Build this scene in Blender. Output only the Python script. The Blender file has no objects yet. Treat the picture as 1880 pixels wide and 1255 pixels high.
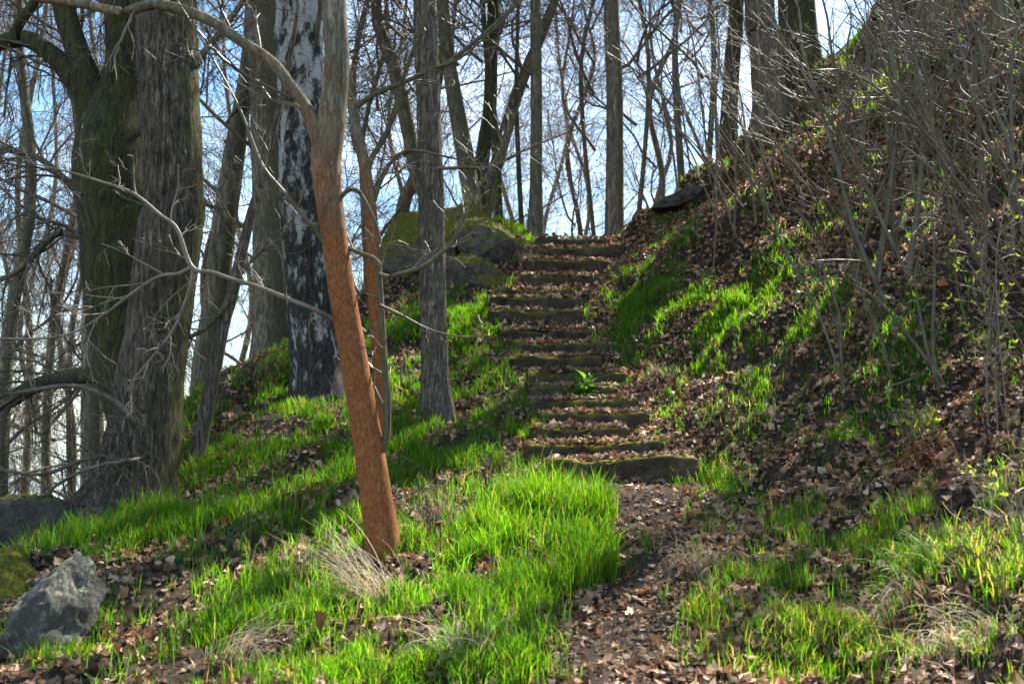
import bpy, math, random
import numpy as np
from mathutils import Vector, Matrix
random.seed(7)
rng = np.random.default_rng(7)
sc = bpy.context.scene
COL = sc.collection
R_ = math.radians

# ------------------------------------------------------------------ camera, sky, sun, exposure
F_PX, CX, CY = 1828.0, 940.0, 627.5          # focal length and centre in photograph pixels (1880 wide)
PITCH = math.atan(152.5 / F_PX)
cam = bpy.data.cameras.new('camera'); cam.sensor_width = 36.0; cam.lens = 36.0 * F_PX / 1880.0
cam.clip_start = 0.05; cam.clip_end = 9000.0
cam.dof.use_dof = True; cam.dof.focus_distance = 9.0; cam.dof.aperture_fstop = 2.8
camo = bpy.data.objects.new('camera', cam); COL.objects.link(camo)
camo.location = (0, 0, 0); camo.rotation_euler = (math.pi / 2 + PITCH, 0, 0)
sc.camera = camo

SUN_AZ, SUN_EL = R_(36.0), R_(48.0)          # azimuth to the right of the view direction
w = bpy.data.worlds.new('World'); sc.world = w; w.use_nodes = True
nt = w.node_tree; nt.nodes.clear()
sky = nt.nodes.new('ShaderNodeTexSky'); sky.sky_type = 'NISHITA'; sky.sun_disc = False
sky.sun_elevation = SUN_EL; sky.sun_rotation = SUN_AZ
sky.air_density = 1.3; sky.dust_density = 0.4; sky.ozone_density = 3.0
tc = nt.nodes.new('ShaderNodeTexCoord'); mp = nt.nodes.new('ShaderNodeMapping'); mp.inputs['Scale'].default_value = (1, 1, 2.2)
cn = nt.nodes.new('ShaderNodeTexNoise'); cn.inputs['Scale'].default_value = 2.3; cn.inputs['Detail'].default_value = 6; cn.inputs['Roughness'].default_value = 0.55
cr = nt.nodes.new('ShaderNodeValToRGB'); cr.color_ramp.elements[0].position = 0.46; cr.color_ramp.elements[1].position = 0.80
mx = nt.nodes.new('ShaderNodeMix'); mx.data_type = 'RGBA'; mx.inputs[7].default_value = (9.0, 9.7, 10.6, 1)
bg = nt.nodes.new('ShaderNodeBackground'); bg.inputs['Strength'].default_value = 0.06
ow = nt.nodes.new('ShaderNodeOutputWorld')
L = nt.links.new
L(tc.outputs['Generated'], mp.inputs['Vector']); L(mp.outputs['Vector'], cn.inputs['Vector']); L(cn.outputs['Fac'], cr.inputs['Fac'])
L(cr.outputs['Color'], mx.inputs[0]); tint = nt.nodes.new('ShaderNodeMix'); tint.data_type = 'RGBA'; tint.blend_type = 'MULTIPLY'; tint.inputs[0].default_value = 1.0; tint.inputs[7].default_value = (0.80, 1.0, 1.12, 1)
L(sky.outputs['Color'], tint.inputs[6]); L(tint.outputs[2], mx.inputs[6]); L(mx.outputs[2], bg.inputs['Color']); L(bg.outputs['Background'], ow.inputs['Surface'])

sun = bpy.data.lights.new('sun', 'SUN'); sun.energy = 5.0; sun.angle = R_(0.53); sun.color = (1.0, 0.94, 0.84)
suno = bpy.data.objects.new('sun', sun); COL.objects.link(suno)
sdir = Vector((math.sin(SUN_AZ) * math.cos(SUN_EL), math.cos(SUN_AZ) * math.cos(SUN_EL), math.sin(SUN_EL)))
suno.rotation_euler = sdir.to_track_quat('Z', 'Y').to_euler()
sc.view_settings.view_transform = 'Standard'; sc.view_settings.look = 'None'
sc.view_settings.gamma = 1.0; sc.view_settings.use_curve_mapping = False
sc.view_settings.exposure = 2.0
sc.cycles.max_bounces = 5; sc.cycles.diffuse_bounces = 2; sc.cycles.glossy_bounces = 2
sc.cycles.transmission_bounces = 4; sc.cycles.transparent_max_bounces = 4

# ------------------------------------------------------------------ helpers: space, noise, meshes
def P(px, py, d):
    """world point seen at photograph pixel (px, py) at forward distance d"""
    u = (px - CX) / F_PX; v = (CY - py) / F_PX
    c, s = math.cos(PITCH), math.sin(PITCH)
    k = d / (c - v * s)
    return np.array((u * k, d, (s + v * c) * k))

def _hash(ix, iy, iz, seed):
    h = (ix.astype(np.uint32) * np.uint32(374761393) + iy.astype(np.uint32) * np.uint32(668265263)
         + iz.astype(np.uint32) * np.uint32(2147483647 - 1274126177) + np.uint32(seed * 1013904223 & 0xffffffff))
    h = (h ^ (h >> np.uint32(13))) * np.uint32(1274126177)
    h = (h ^ (h >> np.uint32(16))) * np.uint32(2246822519)
    return ((h ^ (h >> np.uint32(15))) & np.uint32(0xffff)).astype(np.float64) / 65535.0

def vnoise(p, seed=0):
    p = np.asarray(p, float); i = np.floor(p).astype(np.int64); f = p - i; f = f * f * (3 - 2 * f)
    o = 0
    for a in (0, 1):
        for b in (0, 1):
            for c in (0, 1):
                wgt = (f[..., 0] if a else 1 - f[..., 0]) * (f[..., 1] if b else 1 - f[..., 1]) * (f[..., 2] if c else 1 - f[..., 2])
                o = o + wgt * _hash(i[..., 0] + a, i[..., 1] + b, i[..., 2] + c, seed)
    return o * 2 - 1

def fbm(p, octaves=4, seed=0, gain=0.5):
    p = np.asarray(p, float); o = 0; a = 1; t = 0
    for k in range(octaves):
        o = o + a * vnoise(p * 2 ** k, seed + k * 7); t += a; a *= gain
    return o / t

def mesh(name, V, faces, mats, smooth=True, col=None):
    """faces: list of (n,k) index arrays"""
    me = bpy.data.meshes.new(name)
    V = np.asarray(V, np.float32).reshape(-1, 3)
    me.vertices.add(len(V)); me.vertices.foreach_set('co', V.ravel())
    faces = [np.asarray(f, np.int32) for f in faces if len(f)]
    nl = sum(f.size for f in faces); npoly = sum(len(f) for f in faces)
    me.loops.add(nl); me.loops.foreach_set('vertex_index', np.concatenate([f.ravel() for f in faces]))
    me.polygons.add(npoly)
    tot = np.concatenate([np.full(len(f), f.shape[1], np.int32) for f in faces])
    st = np.concatenate(([0], np.cumsum(tot)[:-1])).astype(np.int32)
    me.polygons.foreach_set('loop_start', st); me.polygons.foreach_set('loop_total', tot)
    me.polygons.foreach_set('use_smooth', np.full(npoly, smooth, bool))
    if col is not None:
        at = me.color_attributes.new('Col', 'FLOAT_COLOR', 'POINT')
        c4 = np.ones((len(V), 4), np.float32); c4[:, :3] = col; at.data.foreach_set('color', c4.ravel())
    for m in (mats if isinstance(mats, (list, tuple)) else [mats]):
        me.materials.append(m)
    me.update(calc_edges=True); me.validate()
    return me

def obj(name, me, parent=None, loc=(0, 0, 0), label=None, cat=None, group=None, kind=None):
    o = bpy.data.objects.new(name, me); COL.objects.link(o); o.location = loc
    if parent is not None: o.parent = parent
    if label: o['label'] = label
    if cat: o['category'] = cat
    if group: o['group'] = group
    if kind: o['kind'] = kind
    return o

def resample(pts, n):
    """Catmull-Rom through pts (k,c) -> n rows evenly spaced in parameter length"""
    p = np.asarray(pts, float); k = len(p)
    if k == 2:
        t = np.linspace(0, 1, n)[:, None]; return p[0] * (1 - t) + p[1] * t
    q = np.vstack((2 * p[0] - p[1], p, 2 * p[-1] - p[-2]))
    seg = np.linalg.norm(np.diff(p[:, :3], axis=0), axis=1); s = np.concatenate(([0], np.cumsum(seg)))
    u = np.linspace(0, s[-1], n); i = np.clip(np.searchsorted(s, u, 'right') - 1, 0, k - 2)
    t = ((u - s[i]) / seg[i])[:, None]
    a, b, c, d = q[i], q[i + 1], q[i + 2], q[i + 3]
    return 0.5 * (2 * b + (c - a) * t + (2 * a - 5 * b + 4 * c - d) * t ** 2 + (3 * b - a - 3 * c + d) * t ** 3)

def norm(v): return v / np.maximum(np.linalg.norm(v, axis=-1, keepdims=True), 1e-9)

def tubes(Pts, Rad, sides=3):
    """many tubes at once: Pts (N,M,3), Rad (N,M) -> V, F"""
    N, M, _ = Pts.shape
    T = np.gradient(Pts, axis=1); T = norm(T)
    ref = np.tile(np.array((0.93, 0.31, 0.17)), (N, M, 1))
    bad = np.abs((T * ref).sum(-1, keepdims=True)) > 0.9
    ref = np.where(bad.any(axis=1, keepdims=True), np.array((0.1, -0.5, 0.85)), ref)
    n1 = norm(np.cross(T, ref)); n2 = np.cross(T, n1)
    a = np.arange(sides) * 2 * np.pi / sides
    V = Pts[:, :, None, :] + Rad[:, :, None, None] * (n1[:, :, None, :] * np.cos(a)[None, None, :, None] + n2[:, :, None, :] * np.sin(a)[None, None, :, None])
    idx = np.arange(N * M * sides).reshape(N, M, sides)
    A = idx[:, :-1]; B = idx[:, 1:]
    Q = np.stack((A, np.roll(A, -1, 2), np.roll(B, -1, 2), B), -1).reshape(-1, 4)
    return V.reshape(-1, 3), Q

def join(parts):
    V = []; F = []; o = 0
    for v, f in parts:
        V.append(v); F.append(f + o); o += len(v)
    return np.vstack(V), np.vstack(F)

def spawn(PP, RR, n, t0, t1, ang, length, M, wob, up, rr, tipr=0.25, seed=0, lenpow=0.5):
    """n children on every polyline of PP (N,K,3). Returns polylines (N*n,M,3) and radii."""
    g = np.random.default_rng(seed)
    N, K, _ = PP.shape
    t = (t0 + (t1 - t0) * (np.arange(n)[None, :] + g.random((N, n))) / n).reshape(-1)
    pi = np.repeat(np.arange(N), n)
    f = t * (K - 1); i = np.minimum(f.astype(int), K - 2); fr = (f - i)[:, None]
    base = PP[pi, i] * (1 - fr) + PP[pi, i + 1] * fr
    tan = norm(PP[pi, i + 1] - PP[pi, i])
    pr = RR[pi, i] * (1 - fr[:, 0]) + RR[pi, i + 1] * fr[:, 0]
    rv = norm(g.normal(size=tan.shape)); perp = norm(np.cross(tan, rv))
    a = np.radians(ang[0] + (ang[1] - ang[0]) * g.random(len(tan)))[:, None]
    d = norm(tan * np.cos(a) + perp * np.sin(a))
    ln = length * (0.55 + 0.75 * g.random(len(tan))) * (1 - 0.65 * t) ** lenpow
    st = (ln / (M - 1))[:, None]
    pts = [base]; p = base
    for k in range(M - 1):
        d = norm(d + wob * g.normal(size=d.shape) + np.array((0, 0, up)) / (M - 1))
        p = p + d * st; pts.append(p)
    pts = np.stack(pts, 1)
    r0 = pr * rr
    R = r0[:, None] * np.linspace(1, tipr, M)[None, :]
    return pts, R

# ------------------------------------------------------------------ the lie of the land
STEP_PX = [  # left x, right x, y of the tread's front edge at left and right, visible riser height in px
    (1015, 1272, 850, 832, 46), (985, 1205, 816, 811, 24), (985, 1140, 786, 783, 22), (1000, 1172, 757, 754, 20), (984, 1160, 732, 730, 18),
    (985, 1122, 709, 709, 18), (985, 1140, 682, 681, 19), (950, 1098, 653, 652, 18), (940, 1102, 629, 629, 20), (930, 1084, 602, 604, 20),
    (910, 1065, 568, 571, 20), (910, 1045, 546, 548, 18), (925, 1046, 530, 531, 16), (966, 1088, 503, 503, 17), (975, 1108, 478, 477, 16),
    (980, 1141, 454, 450, 18), (990, 1124, 436, 435, 13)]
NST = len(STEP_PX)
D0, RUN = 8.6, 0.425
step_d = [D0 + RUN * i for i in range(NST)]
step_z = []
for (xl, xr, yl, yr, rh), d in zip(STEP_PX, step_d):
    step_z.append(P((xl + xr) / 2, (yl + yr) / 2, d)[2])
ctl = []
def c(px, py, d): ctl.append(P(px, py, d))
prof = [(3.0, 0.55, -1.52, 0.42)]                     # y, x centre, z, half width of the trodden way
for px, py, d, hw in ((1110, 1255, 4.85, .40), (1165, 1150, 5.6, .34), (1190, 1050, 6.4, .30), (1190, 960, 7.3, .32), (1165, 893, 8.3, .42)):
    p = P(px, py, d); prof.append((d, p[0], p[2], hw))
for (xl, xr, yl, yr, rh), d, z in zip(STEP_PX, step_d, step_z):
    a, b = P(xl, yl, d), P(xr, yr, d)
    prof.append((d + 0.02, (a[0] + b[0]) / 2, z - 0.155 - (0.06 if d == D0 else 0), (b[0] - a[0]) / 2 + 0.06))
prof.append((16.3, 0.95, step_z[-1] + 0.05, 0.6)); prof.append((17.5, 1.2, step_z[-1] + 0.1, 0.7)); prof.append((20, 1.5, step_z[-1] - 0.4, 0.8))
prof = np.array(prof)
def way(y): return [np.interp(y, prof[:, 0], prof[:, k]) for k in (1, 2, 3)]
for y in np.arange(3.0, 18.1, 0.55):
    xc, z, hw = way(y)
    for s in (-1, 0, 1): ctl.append((xc + s * hw, y, z))
    k = np.interp(y, (7, 9.5), (2.5, 0.3))
    for t in (0.5, 1.0, 1.8, 3.0, 4.5, 6.5, 9.0):
        if y < 17: ctl.append((xc + hw + t, y, z + np.interp(y, (8, 14), (0.62, 0.78)) * t * t / (t + k)))
for a in ((1010, 1000, 7.0), (905, 1020, 6.8), (705, 1015, 7.0), (560, 1020, 7.0), (400, 1080, 6.6), (300, 1000, 7.5), (240, 945, 9.0), (330, 862, 9.6), (100, 1100, 6.4),
          (70, 1232, 5.7), (0, 1030, 7.2), (800, 1255, 4.8), (500, 1255, 4.9), (300, 1255, 5.0), (0, 1255, 5.3), (850, 850, 9.0), (600, 800, 10.0),
          (700, 762, 10.5), (805, 772, 10.5), (900, 700, 11.2), (590, 722, 12.0), (480, 765, 11.0), (400, 790, 11.0), (380, 705, 12.5), (450, 662, 13.0), (540, 640, 13.5),
          (650, 640, 13.0), (720, 602, 13.3), (860, 600, 12.7), (880, 542, 13.8), (700, 515, 15.0), (830, 495, 14.8), (810, 435, 16.2), (940, 440, 15.6), (960, 418, 16.5), (1180, 380, 15.6), (1250, 335, 15.9), (1300, 298, 16), (1400, 224, 16.2), (1500, 108, 16.3), (1600, 5, 16.6), (1700, -90, 16.8), (1800, -170, 16.8)):
    c(*a)
ctl += [(-5.4, 7.0, -1.9), (-5.4, 9.5, -1.9), (-5.3, 12, -1.2), (-7, 6, -3.4), (-7, 10, -3.4), (-7, 14, -2.6), (-5.0, 15.5, -0.9), (-3.2, 17.5, 0.9), (-9, 4, -5), (-9, 9, -5), (-9, 14, -5),
        (-9, 20, -4.5), (-5, 20, -1.5), (-1.5, 20, 1.8), (1, 22, 2.4), (1, 25, 1.2), (-4, 25, -2), (4, 19, 4.0), (6, 20, 6.8), (9, 20, 9.0), (5, 24, 5.0), (11, 24, 8.5),
        (-4, 2, -2.1), (-2, 2, -1.9), (0, 1.5, -1.75), (2, 1.5, -1.6), (5, 1.5, -0.9), (9, 1.5, 0.4)]
ctl = np.array(ctl, float)
def _k(r2): return np.where(r2 > 1e-12, 0.5 * r2 * np.log(np.maximum(r2, 1e-12)), 0)
n = len(ctl)
K = _k(((ctl[:, None, :2] - ctl[None, :, :2]) ** 2).sum(-1)) + np.eye(n) * 0.012
Pm = np.hstack((np.ones((n, 1)), ctl[:, :2]))
A = np.block([[K, Pm], [Pm.T, np.zeros((3, 3))]])
sol = np.linalg.solve(A, np.concatenate((ctl[:, 2], np.zeros(3))))
def tps(x, y):
    out = np.empty(len(x))
    for s in range(0, len(x), 20000):
        q = np.stack((x[s:s + 20000], y[s:s + 20000]), 1)
        out[s:s + 20000] = _k(((q[:, None] - ctl[None, :, :2]) ** 2).sum(-1)) @ sol[:n] + sol[n] + q @ sol[n + 1:]
    return out
GX0, GX1, GY0, GY1, GS = -9.0, 11.0, 1.5, 24.0, 0.06
gx = np.arange(GX0, GX1 + 1e-6, GS); gy = np.arange(GY0, GY1 + 1e-6, GS)
out_steps = np.cumsum(0.12 * 1.32 ** np.arange(28))
ax = np.concatenate((GX0 - out_steps[::-1], gx, GX1 + out_steps)); ay = np.concatenate((GY0 - out_steps[::-1], gy, GY1 + out_steps))
def height_raw(X, Y):
    x = X.ravel(); y = Y.ravel()
    cx, cy = np.clip(x, GX0, GX1), np.clip(y, GY0, GY1)
    z = tps(cx, cy)
    dist = np.hypot(x - cx, y - cy)
    wv = np.clip(dist / 45.0, 0, 1); wv = wv * wv * (3 - 2 * wv)
    far = np.where(y < GY0, np.maximum(z - dist * 0.06, -6), -14.0)
    z = z * (1 - wv) + far * wv - np.where(y < GY0, 0, 0.3 * np.minimum(dist, 12)) * (1 - wv)
    xc, zc, hw = way(y)
    off = np.clip((np.abs(x - xc) - hw) / 0.5, 0.28, 1)
    p3 = np.stack((x, y, np.zeros_like(x)), 1)
    bank = np.clip((x - xc - hw) / 1.0, 0, 1)
    z = z + off * (fbm(p3 * 1.6, 4, 3) * (0.13 + 0.12 * bank) + fbm(p3 * 6.5, 3, 9) * (0.035 + 0.05 * bank) - 0.10 * np.maximum(0, 0.14 - np.abs(fbm(p3 * 2.1, 3, 15))) / 0.14)
    return z.reshape(X.shape)
X, Y = np.meshgrid(ax, ay)
Z = height_raw(X, Y)
i0, j0 = len(out_steps), len(out_steps)
HG = Z[j0:j0 + len(gy), i0:i0 + len(gx)]
def H(x, y):
    x = np.asarray(x, float); y = np.asarray(y, float)
    fx = np.clip((x - GX0) / GS, 0, len(gx) - 1.001); fy = np.clip((y - GY0) / GS, 0, len(gy) - 1.001)
    i = fx.astype(int); j = fy.astype(int); u = fx - i; v = fy - j
    return (HG[j, i] * (1 - u) * (1 - v) + HG[j, i + 1] * u * (1 - v) + HG[j + 1, i] * (1 - u) * v + HG[j + 1, i + 1] * u * v)
def Hn(x, y, e=0.08):
    nx = (H(x - e, y) - H(x + e, y)) / (2 * e); ny = (H(x, y - e) - H(x, y + e)) / (2 * e)
    return norm(np.stack((nx, ny, np.ones_like(nx)), -1))
def G(px, py, dmin=4.0, dmax=22.0):
    """first point of the ground on the ray through the pixel"""
    ds = np.arange(dmin, dmax, 0.02)
    pts = np.array([P(px, py, d) for d in ds[::5]]); f = pts[:, 2] - H(pts[:, 0], pts[:, 1])
    hit = np.where(f < 0)[0]
    d = ds[::5][hit[0]] if len(hit) else dmax
    p = P(px, py, d); return np.array((p[0], d, float(H(p[0], p[1]))))

# ------------------------------------------------------------------ materials
def mat(name, rough=0.9):
    m = bpy.data.materials.new(name); m.use_nodes = True
    b = m.node_tree.nodes['Principled BSDF']; b.inputs['Roughness'].default_value = rough
    b.inputs['Specular IOR Level'].default_value = 0.25
    return m, m.node_tree, b
def nd(t, typ, **kw):
    x = t.nodes.new(typ)
    for k, v in kw.items():
        if k in x.inputs: x.inputs[k].default_value = v
        else: setattr(x, k, v)
    return x
def ramp(t, fac, stops):
    r = t.nodes.new('ShaderNodeValToRGB'); e = r.color_ramp.elements
    while len(e) < len(stops): e.new(0.5)
    for q, (p, col) in zip(e, stops):
        q.position = p; q.color = (*col, 1) if len(col) == 3 else col
    t.links.new(fac, r.inputs['Fac']); return r.outputs['Color']
def g(v): return (v, v, v)
def mixc(t, fac, a, b, mode='MIX'):
    m = t.nodes.new('ShaderNodeMix'); m.data_type = 'RGBA'; m.blend_type = mode
    for s, v in ((0, fac), (6, a), (7, b)):
        if hasattr(v, 'default_value') or hasattr(v, 'links'): t.links.new(v, m.inputs[s])
        else: m.inputs[s].default_value = v if s == 0 else (*v, 1)
    return m.outputs[2]
def math_(t, op, a, b=None):
    m = t.nodes.new('ShaderNodeMath'); m.operation = op
    for s, v in ((0, a), (1, b)):
        if v is None: continue
        if hasattr(v, 'links'): t.links.new(v, m.inputs[s])
        else: m.inputs[s].default_value = v
    return m.outputs[0]
def coords(t, scale=(1, 1, 1), kind='Object'):
    tc = t.nodes.new('ShaderNodeTexCoord'); m = t.nodes.new('ShaderNodeMapping'); m.inputs['Scale'].default_value = scale
    t.links.new(tc.outputs[kind], m.inputs['Vector']); return m.outputs['Vector']
def noise(t, vec, scale, detail=5, rough=0.6):
    x = nd(t, 'ShaderNodeTexNoise', Scale=scale, Detail=detail, Roughness=rough); t.links.new(vec, x.inputs['Vector']); return x.outputs['Fac']
def bump(t, b, h, strength, dist):
    x = nd(t, 'ShaderNodeBump', Strength=strength, Distance=dist); t.links.new(h, x.inputs['Height']); t.links.new(x.outputs['Normal'], b.inputs['Normal'])

def bark(name, dark, light, moss=None, moss_amt=0.0, moss_dir=(1, 0, 0.3), scale=1.0, bumpd=0.012, extra=None):
    m, t, b = mat(name, 0.92)
    v = coords(t, (1, 1, 0.22)); v1 = coords(t)
    fis = noise(t, v, 24 * scale, 7, 0.75); lg = noise(t, v1, 2.6, 4); crk = noise(t, coords(t, (1, 1, 0.13)), 15 * scale, 4, 0.8)
    ridge_ = math_(t, 'ABSOLUTE', math_(t, 'SUBTRACT', crk, 0.5))
    cxy = ramp(t, fis, ((0.38, dark), (0.52, light), (0.66, tuple(min(1, q * 1.7) for q in light))))  # fissure contrast raised: relief shading painted into the bark colour
    cxy = mixc(t, ramp(t, ridge_, ((0.0, g(0.85)), (0.055, g(0.0)))), cxy, tuple(q * 0.35 for q in dark))  # crack lines darkened in the colour to stand in for shade
    cxy = mixc(t, ramp(t, lg, ((0.4, g(0)), (0.65, g(0.6)))), cxy, tuple(q * 0.5 for q in light))
    if extra: cxy = extra(t, cxy)
    if moss:
        gm = t.nodes.new('ShaderNodeNewGeometry'); dp = nd(t, 'ShaderNodeVectorMath', operation='DOT_PRODUCT'); dp.inputs[1].default_value = Vector(moss_dir).normalized()
        t.links.new(gm.outputs['Normal'], dp.inputs[0])
        q = math_(t, 'ADD', math_(t, 'MULTIPLY', dp.outputs['Value'], 0.35), math_(t, 'ADD', noise(t, v1, 3.3, 6, 0.7), moss_amt - 0.5))
        fac = ramp(t, q, ((0.42, g(0)), (0.66, g(1))))
        mc = ramp(t, noise(t, v1, 34, 3), ((0.3, tuple(q * 0.55 for q in moss)), (0.7, moss)))
        fac = math_(t, 'MULTIPLY', fac, ramp(t, fis, ((0.40, g(0.12)), (0.54, g(0.92)))))
        fac = math_(t, 'MULTIPLY', fac, ramp(t, ridge_, ((0.0, g(0.2)), (0.05, g(1.0)))))
        cxy = mixc(t, fac, cxy, mc)
    t.links.new(cxy, b.inputs['Base Color'])
    bump(t, b, math_(t, 'ADD', fis, math_(t, 'MULTIPLY', math_(t, 'MINIMUM', ridge_, 0.08), 5.0)), 1.0, bumpd)
    return m

M = {}
M['bark_rough'] = bark('bark_rough', (0.045, 0.036, 0.028), (0.20, 0.156, 0.108), (0.15, 0.165, 0.03), 0.36, (1, 0.3, 0.0), 1.0, 0.03)
M['bark_moss'] = bark('bark_moss', (0.035, 0.03, 0.02), (0.15, 0.13, 0.085), (0.10, 0.115, 0.02), 0.60, (0.5, -0.3, 0.2), 1.0, 0.025)
M['bark_grey'] = bark('bark_grey', (0.06, 0.048, 0.035), (0.25, 0.205, 0.15), (0.15, 0.16, 0.04), 0.30, (1, 0.5, 0.0), 1.2)
M['bark_back'] = bark('bark_back', (0.10, 0.082, 0.056), (0.31, 0.26, 0.18), (0.13, 0.135, 0.045), 0.5, (1, 0, 0.2))
M['bark_olive'] = bark('bark_olive', (0.09, 0.08, 0.05), (0.22, 0.19, 0.125), (0.15, 0.15, 0.06), 0.5, (-0.3, -1, 0.2), 0.7, 0.004)
def orange(t, cxy):
    v = coords(t); sx = nd(t, 'ShaderNodeSeparateXYZ'); t.links.new(v, sx.inputs[0])
    q = math_(t, 'ADD', math_(t, 'MULTIPLY', sx.outputs['Z'], -0.42), 1.10)          # algae on the lower trunk, thinning at about 3 m
    q = math_(t, 'ADD', q, math_(t, 'MULTIPLY', noise(t, v, 3.5, 7, 0.75), 1.1))
    q = math_(t, 'ADD', q, math_(t, 'MULTIPLY', sx.outputs['X'], -0.2))
    fac = ramp(t, q, ((0.32, g(0)), (0.92, g(0.9))))
    oc = ramp(t, noise(t, coords(t, (1, 1, 0.6)), 55, 6, 0.7), ((0.33, (0.10, 0.04, 0.016)), (0.43, (0.25, 0.072, 0.016)), (0.56, (0.33, 0.11, 0.026)), (0.66, (0.30, 0.21, 0.13))))
    cxy = mixc(t, fac, cxy, oc)
    ring = noise(t, coords(t, (0.6, 0.6, 7)), 2.3, 3, 0.6)                               # old branch collars: dark cross bands
    return mixc(t, ramp(t, ring, ((0.66, g(0)), (0.78, g(0.3)))), cxy, (0.07, 0.035, 0.02))
M['bark_orange'] = bark('bark_orange', (0.12, 0.10, 0.06), (0.27, 0.235, 0.15), None, 0, scale=1.3, bumpd=0.004, extra=orange)
def birch(t, cxy):
    v = coords(t); sx = nd(t, 'ShaderNodeSeparateXYZ'); t.links.new(v, sx.inputs[0])
    white = ramp(t, noise(t, coords(t, (1, 1, 9)), 5, 5, 0.7), ((0.32, (0.10, 0.085, 0.07)), (0.43, (0.46, 0.43, 0.38)), (0.75, (0.66, 0.63, 0.58))))
    fis = noise(t, coords(t, (1, 1, 0.42)), 7.5, 8, 0.72)
    low = math_(t, 'MULTIPLY', sx.outputs['Z'], -0.03)
    fac = ramp(t, math_(t, 'ADD', math_(t, 'ADD', fis, low), 0.15), ((0.50, g(0)), (0.58, g(1))))
    blk = ramp(t, noise(t, coords(t, (1, 1, 0.3)), 24, 5, 0.7), ((0.35, (0.02, 0.017, 0.014)), (0.7, (0.10, 0.088, 0.072))))
    return mixc(t, fac, white, blk)
M['bark_birch'] = bark('bark_birch', (0.03, 0.03, 0.03), (0.2, 0.2, 0.2), None, 0, bumpd=0.01, extra=birch)

def simple(name, stops, scale, rough=0.8, spec=0.25, bd=0.003):
    m, t, b = mat(name, rough); b.inputs['Specular IOR Level'].default_value = spec
    f = noise(t, coords(t), scale, 5, 0.65); t.links.new(ramp(t, f, stops), b.inputs['Base Color'])
    if bd: bump(t, b, f, 0.6, bd)
    return m
M['twig_dark'] = simple('twig_dark', ((0.3, (0.08, 0.064, 0.045)), (0.7, (0.21, 0.17, 0.12))), 9, 0.7, 0.3, 0)
M['twig_sheen'] = simple('twig_sheen', ((0.3, (0.075, 0.06, 0.034)), (0.55, (0.16, 0.13, 0.08)), (0.75, (0.26, 0.215, 0.15))), 6, 0.45, 0.35, 0)
M['twig_pale'] = simple('twig_pale', ((0.3, (0.12, 0.095, 0.062)), (0.7, (0.27, 0.225, 0.155))), 8, 0.5, 0.4, 0)
M['twig_brown'] = simple('twig_brown', ((0.3, (0.09, 0.07, 0.042)), (0.55, (0.17, 0.14, 0.09)), (0.75, (0.28, 0.235, 0.165))), 6, 0.6, 0.25, 0)
M['limb_moss'] = bark('limb_moss', (0.05, 0.042, 0.03), (0.15, 0.13, 0.09), (0.11, 0.13, 0.03), 0.55, (0, 0, 1))

# ground
m, t, b = mat('soil', 0.95); v = coords(t)
n1 = noise(t, v, 1.3, 6, 0.65); n2 = noise(t, v, 22, 6, 0.75)
vo = nd(t, 'ShaderNodeTexVoronoi', Scale=17.0); t.links.new(v, vo.inputs['Vector'])
cs = ramp(t, n2, ((0.3, (0.012, 0.008, 0.005)), (0.55, (0.035, 0.023, 0.014)), (0.8, (0.10, 0.066, 0.042))))  # near-black soil: deep shade in the leaf gaps put into its colour
lf = nd(t, 'ShaderNodeSeparateColor'); t.links.new(vo.outputs['Color'], lf.inputs[0])
lc = ramp(t, lf.outputs[0], ((0.0, (0.02, 0.013, 0.008)), (0.55, (0.055, 0.034, 0.02)), (1.0, (0.17, 0.115, 0.075))))
cs = mixc(t, ramp(t, n1, ((0.35, g(0.15)), (0.65, g(0.7)))), cs, lc)
t.links.new(cs, b.inputs['Base Color'])
bump(t, b, math_(t, 'ADD', n2, math_(t, 'MULTIPLY', vo.outputs['Distance'], 0.6)), 1.0, 0.03)
M['soil'] = m
m, t, b = mat('trodden_soil', 0.95); v = coords(t); n2 = noise(t, v, 30, 6, 0.75)
t.links.new(ramp(t, n2, ((0.3, (0.016, 0.011, 0.007)), (0.6, (0.05, 0.034, 0.022)), (0.85, (0.14, 0.098, 0.068)))), b.inputs['Base Color']); bump(t, b, n2, 1.0, 0.02)
M['path'] = m
m, t, b = mat('lake_water', 0.06); b.inputs['Base Color'].default_value = (0.03, 0.045, 0.05, 1); b.inputs['Specular IOR Level'].default_value = 0.5
bump(t, b, noise(t, coords(t), 1.2, 3), 0.25, 0.05); M['water'] = m

def leafmat(name, transl, tint=1.0, rough=0.6, spec=0.3):
    m = bpy.data.materials.new(name); m.use_nodes = True; t = m.node_tree; b = t.nodes['Principled BSDF']; out = t.nodes['Material Output']
    at = nd(t, 'ShaderNodeAttribute', attribute_name='Col')
    b.inputs['Roughness'].default_value = rough; b.inputs['Specular IOR Level'].default_value = spec
    t.links.new(at.outputs['Color'], b.inputs['Base Color'])
    tr = t.nodes.new('ShaderNodeBsdfTranslucent'); ms = t.nodes.new('ShaderNodeMixShader'); ms.inputs[0].default_value = transl
    c2 = mixc(t, 1.0, at.outputs['Color'], tint if isinstance(tint, tuple) else g(tint), 'MULTIPLY'); t.links.new(c2, tr.inputs['Color'])
    t.links.new(b.outputs[0], ms.inputs[1]); t.links.new(tr.outputs[0], ms.inputs[2]); t.links.new(ms.outputs[0], out.inputs['Surface'])
    return m
M['grass'] = leafmat('grass_blade', 0.55, (2.25, 2.2, 0.7), 0.45, 0.35)
M['litter'] = leafmat('dead_leaf', 0.22, 1.2, 0.6, 0.35)
M['fresh'] = leafmat('fresh_leaf', 0.5, (2.2, 1.9, 0.9), 0.4, 0.4)
M['straw'] = leafmat('straw', 0.3, 1.2, 0.6, 0.3)

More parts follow.
